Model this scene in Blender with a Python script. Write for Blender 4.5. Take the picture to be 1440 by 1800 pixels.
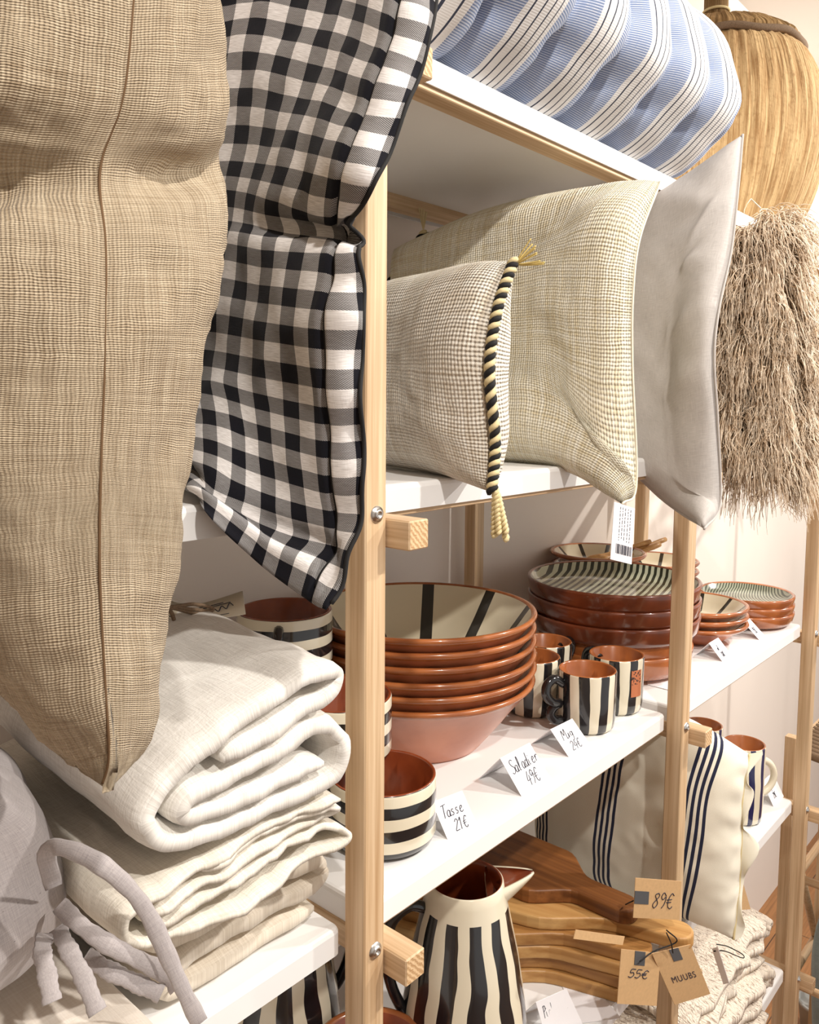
import bpy, bmesh, math, random
import numpy as np
from mathutils import Matrix, Vector, noise

# ------------------------------------------------------------------ clear
for o in list(bpy.data.objects): bpy.data.objects.remove(o)
scene = bpy.context.scene
C = scene.collection
random.seed(7)
rng = np.random.default_rng(7)
PI = math.pi

# ------------------------------------------------------------------ camera
# world: X along the shelving, Y into the wall, Z up, camera at the origin
F_PX, YAW, PITCH, ROLL, CYP = 1433.79, .7235, .0854, -.0075, 828.43
_c, _s = math.cos(YAW), math.sin(YAW)
_cp, _sp = math.cos(PITCH), math.sin(PITCH)
_cr, _sr = math.cos(ROLL), math.sin(ROLL)

def ray(px, py):
    """direction through a pixel of the 1440x1800 frame"""
    a = (px - 720) / F_PX
    b = (CYP - py) / F_PX
    rt = a * _cr + b * _sr
    u = -a * _sr + b * _cr
    fw = _cp + u * _sp
    up = u * _cp - _sp
    return np.array([fw * _c + rt * _s, fw * _s - rt * _c, up])

def atY(px, py, Y):
    d = ray(px, py); return d * (Y / d[1])
def atX(px, py, X):
    d = ray(px, py); return d * (X / d[0])
def atZ(px, py, Z):
    d = ray(px, py); return d * (Z / d[2])

cam_d = bpy.data.cameras.new('camera')
cam = bpy.data.objects.new('camera', cam_d); C.objects.link(cam)
o0 = ray(720, CYP); fwd = Vector(o0).normalized()
rgt = Vector(ray(820, CYP) - o0).normalized()
upv = rgt.cross(fwd).normalized()
cam.matrix_world = Matrix(((rgt.x, upv.x, -fwd.x, 0), (rgt.y, upv.y, -fwd.y, 0), (rgt.z, upv.z, -fwd.z, 0), (0, 0, 0, 1)))
cam_d.sensor_fit = 'HORIZONTAL'; cam_d.sensor_width = 36
cam_d.lens = 36 * F_PX / 1440
cam_d.shift_y = -(900 - CYP) / 1440
cam_d.clip_start = .02
scene.camera = cam

# ------------------------------------------------------------------ light
scene.view_settings.view_transform = 'Standard'
scene.view_settings.look = 'None'
scene.view_settings.gamma = 1
scene.view_settings.use_curve_mapping = False
scene.view_settings.exposure = 0.20
wld = bpy.data.worlds.new('room_light'); scene.world = wld
wld.use_nodes = True
bg = wld.node_tree.nodes['Background']
bg.inputs[0].default_value = (1.0, .96, .92, 1)
bg.inputs[1].default_value = .68

def spot(name, loc, target, power, angle=70, blend=.6, radius=.035, col=(1, .955, .895)):
    l = bpy.data.lights.new(name, 'SPOT'); l.energy = power; l.spot_size = math.radians(angle)
    l.spot_blend = blend; l.shadow_soft_size = radius; l.color = col
    o = bpy.data.objects.new(name, l); C.objects.link(o); o.location = loc
    d = Vector(target) - Vector(loc); o.rotation_euler = d.to_track_quat('-Z', 'Y').to_euler()
    return o
# the shop's ceiling track spots above the aisle (the photograph shows their hard shadows); none is in the picture
spot('ceiling_spot_near_offscreen', (.15, -.62, 1.25), (.8, .7, -.2), 86, 88)
spot('ceiling_spot_middle_offscreen', (1.35, -1.0, 1.25), (.85, .8, -.3), 112, 78)
spot('ceiling_spot_far_offscreen', (2.6, -.8, 1.25), (1.9, .8, -.4), 122, 84)
spot('ceiling_spot_end_offscreen', (4.0, -.3, 1.25), (3.2, 1.0, .2), 190, 100)

# ------------------------------------------------------------------ node helpers
class NT:
    def __init__(s, name):
        s.m = bpy.data.materials.new(name); s.m.use_nodes = True
        s.t = s.m.node_tree; s.b = s.t.nodes['Principled BSDF']
    def put(s, sock, v):
        if hasattr(v, 'is_output'): s.t.links.new(v, sock)
        elif v is not None:
            if sock.type == 'RGBA' and len(v) == 3: v = (*v, 1)
            sock.default_value = v
    def n(s, typ, ins=None, out=0, **at):
        n = s.t.nodes.new('ShaderNode' + typ)
        for k, v in at.items(): setattr(n, k, v)
        for k, v in (ins or {}).items(): s.put(n.inputs[k], v)
        return n.outputs[out]
    def math(s, op, a, b=None, c=None):
        ins = {0: a}
        if b is not None: ins[1] = b
        if c is not None: ins[2] = c
        return s.n('Math', ins, operation=op)
    def mix(s, f, a, b):
        n = s.t.nodes.new('ShaderNodeMix'); n.data_type = 'RGBA'
        s.put(n.inputs[0], f); s.put(n.inputs[6], a); s.put(n.inputs[7], b)
        return n.outputs[2]
    def mul(s, a, b, f=1.0):
        n = s.t.nodes.new('ShaderNodeMix'); n.data_type = 'RGBA'; n.blend_type = 'MULTIPLY'
        s.put(n.inputs[0], f); s.put(n.inputs[6], a); s.put(n.inputs[7], b)
        return n.outputs[2]
    def grey(s, v):
        return s.n('CombineColor', {0: v, 1: v, 2: v})
    def ramp(s, v, lo, hi, a=0., b=1.):
        return s.n('MapRange', {0: v, 1: lo, 2: hi, 3: a, 4: b})
    def uv(s):
        v = s.n('UVMap'); n = s.t.nodes.new('ShaderNodeSeparateXYZ'); s.t.links.new(v, n.inputs[0])
        return v, n.outputs[0], n.outputs[1]
    def obj(s):
        v = s.n('TexCoord', out=3); n = s.t.nodes.new('ShaderNodeSeparateXYZ'); s.t.links.new(v, n.inputs[0])
        return v, n.outputs[0], n.outputs[1], n.outputs[2]
    def noise(s, vec, scale, detail=3, rough=.5, stretch=None):
        if stretch is not None:
            vec = s.n('VectorMath', {0: vec, 1: stretch}, operation='MULTIPLY')
        return s.n('TexNoise', {'Vector': vec, 'Scale': scale, 'Detail': detail, 'Roughness': rough})
    def bump(s, h, strength, dist=.002):
        return s.n('Bump', {'Strength': strength, 'Distance': dist, 'Height': h})
    def done(s, col=None, rough=None, normal=None, coat=None, spec=None, sheen=None, metal=None):
        b = s.b.inputs
        if col is not None: s.put(b['Base Color'], col)
        if rough is not None: s.put(b['Roughness'], rough)
        if normal is not None: s.put(b['Normal'], normal)
        if coat is not None: s.put(b['Coat Weight'], coat); s.put(b['Coat Roughness'], .06)
        if spec is not None: s.put(b['Specular IOR Level'], spec)
        if sheen is not None: s.put(b['Sheen Weight'], sheen); s.put(b['Sheen Roughness'], .5)
        if metal is not None: s.put(b['Metallic'], metal)
        return s.m

def srgb(r, g, b):
    f = lambda c: (c / 255 / 12.92) if c / 255 <= .04045 else ((c / 255 + .055) / 1.055) ** 2.4
    return (f(r), f(g), f(b))

# ------------------------------------------------------------------ materials
def m_plain(name, col, rough=.6, spec=.4, coat=None, metal=None, var=.0, nscale=30):
    t = NT(name); c = col
    if var:
        v = t.obj()[0]; k = t.ramp(t.noise(v, nscale), .3, .7, 1 - var, 1 + var)
        c = t.mul((*col, 1), t.grey(k))
    return t.done(c, rough, spec=spec, coat=coat, metal=metal)

def m_wood(name, axis, c1, c2, scale=1., rough=.5, strength=.15, contrast=1.):
    t = NT(name); v = t.obj()[0]
    st = [70, 70, 70]; st[axis] = 2.2
    st2 = [260, 260, 260]; st2[axis] = 5
    n1 = t.noise(v, scale, 4, .6, tuple(st)); n2 = t.noise(v, scale, 2, .5, tuple(st2))
    k = t.math('ADD', t.math('MULTIPLY', n1, .65), t.math('MULTIPLY', n2, .35))
    f = t.ramp(k, .5 - .16 / contrast, .5 + .16 / contrast)
    big = t.ramp(t.noise(v, 3, 1), .3, .7, .9, 1.08)
    return t.done(t.mul(t.mix(f, c1, c2), t.grey(big)), rough, t.bump(n2, strength, .001), spec=.35)

OAK1, OAK2 = srgb(182, 146, 106), srgb(226, 198, 162)
wood_z = m_wood('oak_vertical', 2, OAK1, OAK2)
wood_y = m_wood('oak_depth', 1, OAK1, OAK2)
wood_x = m_wood('oak_length', 0, OAK1, OAK2)
def m_endgrain():
    t = NT('oak_end_grain'); v = t.obj()[0]
    w = t.n('TexWave', {'Vector': v, 'Scale': 90, 'Distortion': 3, 'Detail': 2, 'Detail Scale': 2}, out=1, wave_type='BANDS', bands_direction='DIAGONAL')
    n = t.noise(v, 700, 2)
    k = t.math('ADD', t.math('MULTIPLY', w, .4), t.math('MULTIPLY', n, .6))
    return t.done(t.mix(t.ramp(k, .3, .7), srgb(182, 142, 98), srgb(226, 194, 152)), .65, t.bump(n, .4, .001))
wood_end = m_endgrain()
white_metal = m_plain('white_powder_coat', srgb(240, 238, 236), .38, .45)
steel = m_plain('bolt_steel', (.62, .60, .57), .28, metal=1.)
paper = m_plain('white_card', srgb(244, 241, 243), .7)
ink = m_plain('ink', (.03, .03, .05), .6)
kraft = m_plain('kraft_card', srgb(204, 166, 120), .75, var=.05, nscale=200)
grey_patch = m_plain('grey_patch', srgb(84, 84, 86), .7)
black_cord = m_plain('black_cord', (.012, .011, .011), .8)
cream_cord = m_plain('cream_cord', srgb(226, 208, 160), .85)
twine = m_plain('twine', srgb(128, 106, 84), .9, var=.2, nscale=400)

def m_wall():
    t = NT('plaster'); v = t.obj()[0]
    n = t.noise(v, 60, 4)
    return t.done(t.mul((*srgb(240, 230, 220), 1), t.grey(t.ramp(t.noise(v, 2), .3, .7, .97, 1.03))), .9, t.bump(n, .05, .002), spec=.2)
wall_m = m_wall()
def m_floor():
    t = NT('floor_planks'); v = t.obj()[0]
    b = t.n('TexBrick', {'Vector': v, 'Color1': (.42, .20, .075, 1), 'Color2': (.34, .15, .055, 1), 'Mortar': (.08, .04, .02, 1), 'Scale': 1, 'Mortar Size': .002, 'Brick Width': 1.4, 'Row Height': .14})
    n = t.noise(v, 1, 4, .6, (4, 90, 90))
    return t.done(t.mul(b, t.grey(t.ramp(n, .3, .7, .7, 1.15))), .4, t.bump(n, .1, .001))
floor_m = m_floor()

def weave_nodes(t, tu, tv, irregular=.35):
    """plain weave height and thread colour noise, UV in metres; tu/tv threads per metre"""
    uvv, u, v = t.uv()
    wob = t.noise(uvv, 14, 2)
    wob2 = t.noise(uvv, 60, 2)
    w = t.math('MULTIPLY', t.math('SUBTRACT', wob, .5), .02 * irregular)
    w2 = t.math('MULTIPLY', t.math('SUBTRACT', wob2, .5), .006 * irregular)
    U = t.math('MULTIPLY', t.math('ADD', t.math('ADD', u, w), w2), tu)
    V = t.math('MULTIPLY', t.math('ADD', t.math('SUBTRACT', v, w), w2), tv)
    su = t.math('SINE', t.math('MULTIPLY', t.math('FRACT', U), PI))
    sv = t.math('SINE', t.math('MULTIPLY', t.math('FRACT', V), PI))
    par = t.math('MODULO', t.math('ABSOLUTE', t.math('ADD', t.math('FLOOR', U), t.math('FLOOR', V))), 2)
    a = t.math('MULTIPLY', t.math('POWER', su, .6), t.math('ADD', t.math('MULTIPLY', sv, .5), .5))
    b = t.math('MULTIPLY', t.math('POWER', sv, .6), t.math('ADD', t.math('MULTIPLY', su, .5), .5))
    h = t.math('ADD', t.math('MULTIPLY', a, par), t.math('MULTIPLY', b, t.math('SUBTRACT', 1, par)))
    cu = t.noise(t.n('CombineXYZ', {0: t.math('MULTIPLY', u, tu * .9), 1: t.math('MULTIPLY', v, tv * .025), 2: 0.}), 1, 2)
    cv = t.noise(t.n('CombineXYZ', {0: t.math('MULTIPLY', u, tu * .025), 1: t.math('MULTIPLY', v, tv * .9), 2: 5.}), 1, 2)
    th = t.math('ADD', t.math('MULTIPLY', cu, .5), t.math('MULTIPLY', cv, .5))
    hole = t.math('MAXIMUM', su, sv)
    return uvv, u, v, h, th, hole

def m_weave(name, gap, lo, hi, tu, tv, strength=.6, dist=.0015, irregular=.35, blotch=None, gapk=.75, tr=(.36, .64)):
    t = NT(name)
    uvv, u, v, h, th, hole = weave_nodes(t, tu, tv, irregular)
    col = t.mix(t.ramp(th, *tr), lo, hi)
    hh = t.math('ADD', t.math('ADD', t.math('MULTIPLY', h, .6), t.math('MULTIPLY', hole, .6)), t.math('MULTIPLY', th, .9))
    return t.done(col, .92, t.bump(hh, min(1., strength * 1.4), dist * 1.5), spec=.12, sheen=.12)

def m_linen(name, c1, c2, scale=1., strength=.3, flecks=None):
    """fine cloth: thread streaks both ways, UV in metres"""
    t = NT(name); uvv, u, v = t.uv()
    a = t.noise(uvv, scale, 3, .6, (1500, 70, 1)); b = t.noise(uvv, scale, 3, .6, (70, 1500, 1))
    g = t.noise(uvv, scale * 900, 2)
    k = t.math('ADD', t.math('MULTIPLY', a, .5), t.math('MULTIPLY', b, .5))
    col = t.mix(t.ramp(k, .34, .66), c1, c2)
    if flecks:
        fl = t.noise(uvv, 1, 2, .5, (260, 700, 1))
        col = t.mix(t.ramp(fl, .70, .76), col, flecks)
    h = t.math('ADD', k, t.math('MULTIPLY', g, .5))
    return t.done(col, .93, t.bump(h, strength, .0008), spec=.1, sheen=.15)

def m_gingham(name, c, black, white):
    t = NT(name); uvv, u, v = t.uv()
    fu = t.math('FRACT', t.math('DIVIDE', u, 2 * c)); fv = t.math('FRACT', t.math('DIVIDE', v, 2 * c))
    bu = t.math('LESS_THAN', fu, .5); bv = t.math('LESS_THAN', fv, .5)
    both = t.math('MULTIPLY', bu, bv); one = t.math('SUBTRACT', t.math('MAXIMUM', bu, bv), both)
    dg = t.math('ADD', t.math('MULTIPLY', u, 620), t.math('MULTIPLY', v, 620))
    tw = t.ramp(t.math('SINE', t.math('MULTIPLY', dg, 2 * PI)), -.3, .3)
    nz = t.noise(uvv, 1, 2, .5, (900, 120, 1))
    k = t.math('ADD', both, t.math('MULTIPLY', one, t.math('ADD', t.math('MULTIPLY', tw, .42), .50)))
    n2 = t.noise(uvv, 1, 2, .5, (120, 1400, 1))
    wh = t.mix(t.ramp(n2, .3, .7), white, srgb(206, 200, 196))
    col = t.mix(k, wh, black)
    return t.done(col, .9, t.bump(t.math('ADD', nz, n2), .25, .0008), spec=.12, sheen=.05)

def m_mattress(name):
    """blue ticking: u along the shelf (metres), v round the edge"""
    t = NT(name); uvv, u, v = t.uv()
    fine = t.ramp(t.math('SINE', t.math('MULTIPLY', v, 2 * PI * 330)), -.5, .5)
    nz = t.noise(uvv, 1, 2, .5, (500, 60, 1))
    base = t.mix(fine, srgb(108, 124, 156), srgb(206, 210, 220))
    base = t.mix(t.ramp(nz, .3, .7, .0, .5), base, srgb(134, 152, 190))
    f = t.math('MULTIPLY', t.math('FRACT', t.math('DIVIDE', t.math('ADD', u, .0), .125)), .125)
    band = t.math('MULTIPLY', t.math('GREATER_THAN', f, .030), t.math('LESS_THAN', f, .082))
    fl = t.math('FRACT', t.math('DIVIDE', t.math('SUBTRACT', f, .0265), .0118))
    line = t.math('MULTIPLY', t.math('LESS_THAN', t.math('ABSOLUTE', t.math('SUBTRACT', fl, .98)), .15), 1)
    line = t.math('MULTIPLY', line, t.math('LESS_THAN', f, .080))
    bc = t.mix(line, srgb(226, 224, 222), srgb(66, 70, 84))
    col = t.mix(band, base, bc)
    return t.done(col, .9, t.bump(fine, .2, .0006), spec=.12, sheen=.08)

def m_striped_cushion(name, groups, du=.0115):
    t = NT(name); uvv, u, v = t.uv()
    n = t.noise(uvv, 1, 3, .6, (900, 900, 1))
    base = t.mix(t.ramp(n, .35, .65), srgb(228, 220, 200), srgb(240, 234, 218))
    col = base
    for u0, k in [(g, k) for g in groups for k in range(4)]:
        d = t.math('ABSOLUTE', t.math('SUBTRACT', u, u0 + k * du))
        col = t.mix(t.math('LESS_THAN', d, .0030), col, srgb(44, 46, 66))
    return t.done(col, .92, t.bump(n, .2, .0006), spec=.1, sheen=.1)

def m_knit(name):
    t = NT(name); uvv, u, v = t.uv()
    w = t.n('TexWave', {'Vector': uvv, 'Scale': 38, 'Distortion': 6, 'Detail': 2, 'Detail Scale': 3}, out=1)
    fl = t.noise(uvv, 1, 2, .5, (180, 60, 1))
    n = t.noise(uvv, 260, 3)
    col = t.mix(t.ramp(fl, .56, .66), srgb(240, 226, 208), srgb(172, 150, 132))
    return t.done(col, .95, t.bump(t.math('ADD', w, n), .8, .003), spec=.08, sheen=.2)

burlap_m = m_weave('burlap', srgb(98, 78, 58), srgb(154, 134, 108), srgb(204, 187, 160), 430, 640, .5, .0012, .45, blotch=(.80, .73, .65), gapk=.5, tr=(.30, .70))
cream_m = m_weave('cream_weave', srgb(168, 146, 102), srgb(226, 212, 178), srgb(250, 244, 226), 270, 270, .7, .0017, .35, gapk=.6, tr=(.38, .60))
lumbar_m = m_weave('ivory_weave', srgb(150, 130, 104), srgb(224, 211, 190), srgb(250, 243, 229), 240, 240, .8, .0019, .3, gapk=.65, tr=(.38, .60))
grey_m = m_linen('grey_linen', srgb(174, 168, 163), srgb(204, 198, 193), 1, .25)
lilac_m = m_linen('grey_marl', srgb(158, 150, 150), srgb(192, 184, 182), 1, .25, flecks=srgb(120, 112, 112))
white_linen = m_linen('white_linen', srgb(208, 202, 193), srgb(240, 236, 229), .45, .8)
cream_linen = m_linen('cream_linen', srgb(208, 199, 184), srgb(239, 232, 219), .45, .9)
natural_linen = m_linen('natural_linen', srgb(208, 194, 174), srgb(236, 226, 210), .45, .7)
felt_m = m_linen('ivory_felt', srgb(230, 218, 204), srgb(244, 235, 224), .35, .5)
gingham_m = m_gingham('gingham', .0172, (.010, .010, .014), srgb(246, 242, 240))
mattress_m = m_mattress('blue_ticking')
knit_m = m_knit('flecked_knit')

def m_glaze(name, c1, c2, rough=.22, coat=.6):
    t = NT(name); v = t.obj()[0]
    n = t.noise(v, 16, 3)
    return t.done(t.mix(t.ramp(n, .35, .65), c1, c2), rough, t.bump(t.noise(v, 40, 2), .05, .002), coat=coat)
terra = m_glaze('terracotta_glaze', srgb(148, 82, 42), srgb(182, 108, 58))
terra_dark = m_glaze('brown_glaze', srgb(96, 46, 26), srgb(130, 64, 36))
terra_raw = m_glaze('bare_terracotta', srgb(178, 104, 70), srgb(194, 120, 84), .34, .35)
terra_in = m_glaze('inner_glaze', srgb(122, 54, 28), srgb(148, 70, 36))
CREAM_G, BLACK_G = srgb(226, 216, 192), (.012, .011, .012)
def m_stripes_h(name, period, z0, duty=.5):
    t = NT(name); v, x, y, z = t.obj()
    w = t.math('MULTIPLY', t.math('SUBTRACT', t.noise(v, 20, 1), .5), .003)
    f = t.math('FRACT', t.math('DIVIDE', t.math('ADD', t.math('SUBTRACT', z, z0), w), period))
    return t.done(t.mix(t.math('LESS_THAN', f, duty), CREAM_G, BLACK_G), .2, t.bump(t.noise(v, 50, 2), .04, .002), coat=.6)
def m_stripes_v(name, n, dark=BLACK_G, duty=.5, zmax=None, phase=0., light=CREAM_G):
    t = NT(name); v, x, y, z = t.obj()
    w = t.math('MULTIPLY', t.math('SUBTRACT', t.noise(v, 14, 1), .5), .25)
    ang = t.math('ADD', t.math('ARCTAN2', y, x), w)
    f = t.math('FRACT', t.math('ADD', t.math('MULTIPLY', ang, n / (2 * PI)), 10 + phase))
    k = t.math('LESS_THAN', f, duty)
    if zmax is not None:
        k = t.math('MULTIPLY', k, t.math('LESS_THAN', z, zmax))
    return t.done(t.mix(k, light, dark), .2, t.bump(t.noise(v, 50, 2), .04, .002), coat=.6)
def m_radial(name, n, width, dark=(.02, .017, .012), phase=0., light=srgb(226, 214, 186)):
    """spokes of constant width on the inside of a bowl"""
    t = NT(name); v, x, y, z = t.obj()
    ang = t.math('ADD', t.math('ARCTAN2', y, x), phase)
    f = t.math('SUBTRACT', t.math('FRACT', t.math('ADD', t.math('MULTIPLY', ang, n / (2 * PI)), 10)), .5)
    r = t.math('SQRT', t.math('ADD', t.math('MULTIPLY', x, x), t.math('MULTIPLY', y, y)))
    d = t.math('MULTIPLY', t.math('ABSOLUTE', f), t.math('MULTIPLY', r, 2 * PI / n))
    return t.done(t.mix(t.math('LESS_THAN', d, width / 2), light, dark), .2, t.bump(t.noise(v, 30, 2), .06, .002), coat=.5)
def m_lines(name, pitch, rot, dark=srgb(40, 46, 34), light=srgb(196, 198, 172), arc=0.):
    t = NT(name); v, x, y, z = t.obj()
    a = t.math('ADD', t.math('MULTIPLY', x, math.cos(rot)), t.math('MULTIPLY', y, math.sin(rot)))
    b = t.math('SUBTRACT', t.math('MULTIPLY', y, math.cos(rot)), t.math('MULTIPLY', x, math.sin(rot)))
    a = t.math('ADD', a, t.math('MULTIPLY', t.math('MULTIPLY', b, b), arc))
    f = t.math('FRACT', t.math('ADD', t.math('DIVIDE', a, pitch), 50))
    return t.done(t.mix(t.math('LESS_THAN', f, .48), light, dark), .2, coat=.5)

acacia_d = m_wood('dark_acacia', 1, srgb(92, 52, 26), srgb(150, 96, 52), .45, .4)
acacia_l = m_wood('light_acacia', 1, srgb(172, 122, 68), srgb(214, 170, 110), .45, .4)
acacia_m = m_wood('mid_acacia', 1, srgb(146, 98, 52), srgb(190, 142, 84), .45, .4)

# ------------------------------------------------------------------ mesh helpers
def add_obj(name, me, parent=None):
    o = bpy.data.objects.new(name, me); C.objects.link(o)
    if parent is not None: o.parent = parent
    return o
def tag(o, label, cat, group=None, kind=None):
    o['label'] = label; o['category'] = cat
    if group: o['group'] = group
    if kind: o['kind'] = kind
    return o
def thing(name, label, cat, loc=(0, 0, 0), rotz=0., group=None):
    o = bpy.data.objects.new(name, None); C.objects.link(o)
    o.location = loc; o.rotation_euler = (0, 0, rotz); o.empty_display_size = .03
    return tag(o, label, cat, group)
def mesh(name, V, Fc, mats, smooth=True, uvs=None, mi=None):
    me = bpy.data.meshes.new(name)
    me.from_pydata([tuple(map(float, v)) for v in V], [], [tuple(f) for f in Fc])
    for m in (mats if isinstance(mats, (list, tuple)) else [mats]): me.materials.append(m)
    if smooth: me.polygons.foreach_set('use_smooth', [True] * len(me.polygons))
    if mi is not None: me.polygons.foreach_set('material_index', mi)
    if uvs is not None:
        l = me.uv_layers.new(name='UVMap')
        idx = np.zeros(len(me.loops), dtype=np.int32); me.loops.foreach_get('vertex_index', idx)
        l.data.foreach_set('uv', np.asarray(uvs, dtype=np.float32)[idx].ravel())
    me.update()
    return me
def bm_mesh(name, bm, mats, smooth=False):
    me = bpy.data.meshes.new(name); bm.to_mesh(me); bm.free()
    for m in (mats if isinstance(mats, (list, tuple)) else [mats]): me.materials.append(m)
    if smooth: me.polygons.foreach_set('use_smooth', [True] * len(me.polygons))
    return me
def box_mesh(name, x0, x1, y0, y1, z0, z1, mats, bev=.002, seg=2, endface=None):
    bm = bmesh.new(); bmesh.ops.create_cube(bm, size=1)
    for v in bm.verts:
        v.co = Vector(((x0 + x1) / 2 + v.co.x * (x1 - x0), (y0 + y1) / 2 + v.co.y * (y1 - y0), (z0 + z1) / 2 + v.co.z * (z1 - z0)))
    if bev: bmesh.ops.bevel(bm, geom=bm.edges[:], offset=bev, segments=seg, affect='EDGES', profile=.5)
    if endface is not None:
        bm.normal_update()
        for f in bm.faces:
            if abs(f.normal[endface]) > .95: f.material_index = 1
    return bm_mesh(name, bm, mats)
def lathe(name, prof, mats, seg=64, mi=None, smooth=True):
    """profile list of (r, z); material index per segment"""
    V, Fc, M = [], [], []
    for r, z in prof:
        for k in range(seg):
            a = 2 * PI * k / seg; V.append((r * math.cos(a), r * math.sin(a), z))
    for i in range(len(prof) - 1):
        for k in range(seg):
            k2 = (k + 1) % seg
            Fc.append((i * seg + k, i * seg + k2, (i + 1) * seg + k2, (i + 1) * seg + k)); M.append(mi[i] if mi else 0)
    return mesh(name, V, Fc, mats, smooth, mi=M)
def tube_arrays(pts, rad, sides=6, caps=True):
    pts = np.asarray(pts, float); n = len(pts)
    rad = np.full(n, rad, float) if np.isscalar(rad) else np.asarray(rad, float)
    tan = np.gradient(pts, axis=0); tan /= np.linalg.norm(tan, axis=1)[:, None] + 1e-12
    ref = np.array([0, 0, 1.]) if abs(tan[0][2]) < .9 else np.array([1., 0, 0])
    nrm = np.cross(tan[0], ref); nrm /= np.linalg.norm(nrm)
    V = []
    for i in range(n):
        nrm = nrm - tan[i] * (nrm @ tan[i]); nrm /= np.linalg.norm(nrm) + 1e-12
        b = np.cross(tan[i], nrm)
        for k in range(sides):
            a = 2 * PI * k / sides; V.append(pts[i] + rad[i] * (math.cos(a) * nrm + math.sin(a) * b))
    Fc = []
    for i in range(n - 1):
        for k in range(sides):
            k2 = (k + 1) % sides
            Fc.append((i * sides + k, i * sides + k2, (i + 1) * sides + k2, (i + 1) * sides + k))
    if caps:
        Fc.append(tuple(range(sides - 1, -1, -1))); Fc.append(tuple((n - 1) * sides + k for k in range(sides)))
    return V, Fc
def tube(name, pts, rad, mat, sides=8):
    V, Fc = tube_arrays(pts, rad, sides); return mesh(name, V, Fc, mat)
class Acc:
    def __init__(s): s.V = []; s.F = []
    def add(s, V, Fc):
        b = len(s.V); s.V.extend(V); s.F.extend([tuple(i + b for i in f) for f in Fc])
    def tube(s, pts, rad, sides=6): s.add(*tube_arrays(pts, rad, sides))
    def mesh(s, name, mat, smooth=True): return mesh(name, s.V, s.F, mat, smooth)
def crom(P, n):
    """Catmull-Rom through points P (k,d), n+1 samples, uniform parameter"""
    P = np.asarray(P, float); k = len(P)
    Q = np.concatenate([[2 * P[0] - P[1]], P, [2 * P[-1] - P[-2]]])
    t = np.linspace(0, k - 1, n + 1); i = np.minimum(t.astype(int), k - 2); f = (t - i)
    f = f.reshape((-1,) + (1,) * (P.ndim - 1))
    a, b, c, d = Q[i], Q[i + 1], Q[i + 2], Q[i + 3]
    return .5 * ((2 * b) + (-a + c) * f + (2 * a - 5 * b + 4 * c - d) * f ** 2 + (-a + 3 * b - 3 * c + d) * f ** 3)
def surf(ctrl, nu, nv):
    """ctrl rows (v) x cols (u) x 3"""
    A = np.asarray(ctrl, float)
    A = crom(A, nv)
    A = crom(np.swapaxes(A, 0, 1), nu)
    return np.swapaxes(A, 0, 1)
def normals(S):
    du = np.gradient(S, axis=1); dv = np.gradient(S, axis=0)
    n = np.cross(du, dv); n /= np.linalg.norm(n, axis=2)[..., None] + 1e-12
    return n
def arc_uv(S):
    dl = np.linalg.norm(np.diff(S, axis=1), axis=2); u = np.concatenate([np.zeros((S.shape[0], 1)), np.cumsum(dl, axis=1)], axis=1)
    dl = np.linalg.norm(np.diff(S, axis=0), axis=2); v = np.concatenate([np.zeros((1, S.shape[1])), np.cumsum(dl, axis=0)], axis=0)
    return u, v
def fbm(p, sc, seed=0., octv=3):
    return noise.fractal(Vector((p[0] * sc + seed, p[1] * sc + seed * 1.7, p[2] * sc - seed)), .6, 2.0, octv)
def noise_grid(S, sc, seed, octv=3, stretch=(1, 1, 1)):
    H = np.zeros(S.shape[:2])
    for i in range(S.shape[0]):
        for j in range(S.shape[1]):
            p = S[i, j]; H[i, j] = fbm((p[0] * stretch[0], p[1] * stretch[1], p[2] * stretch[2]), sc, seed, octv)
    return H
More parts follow.
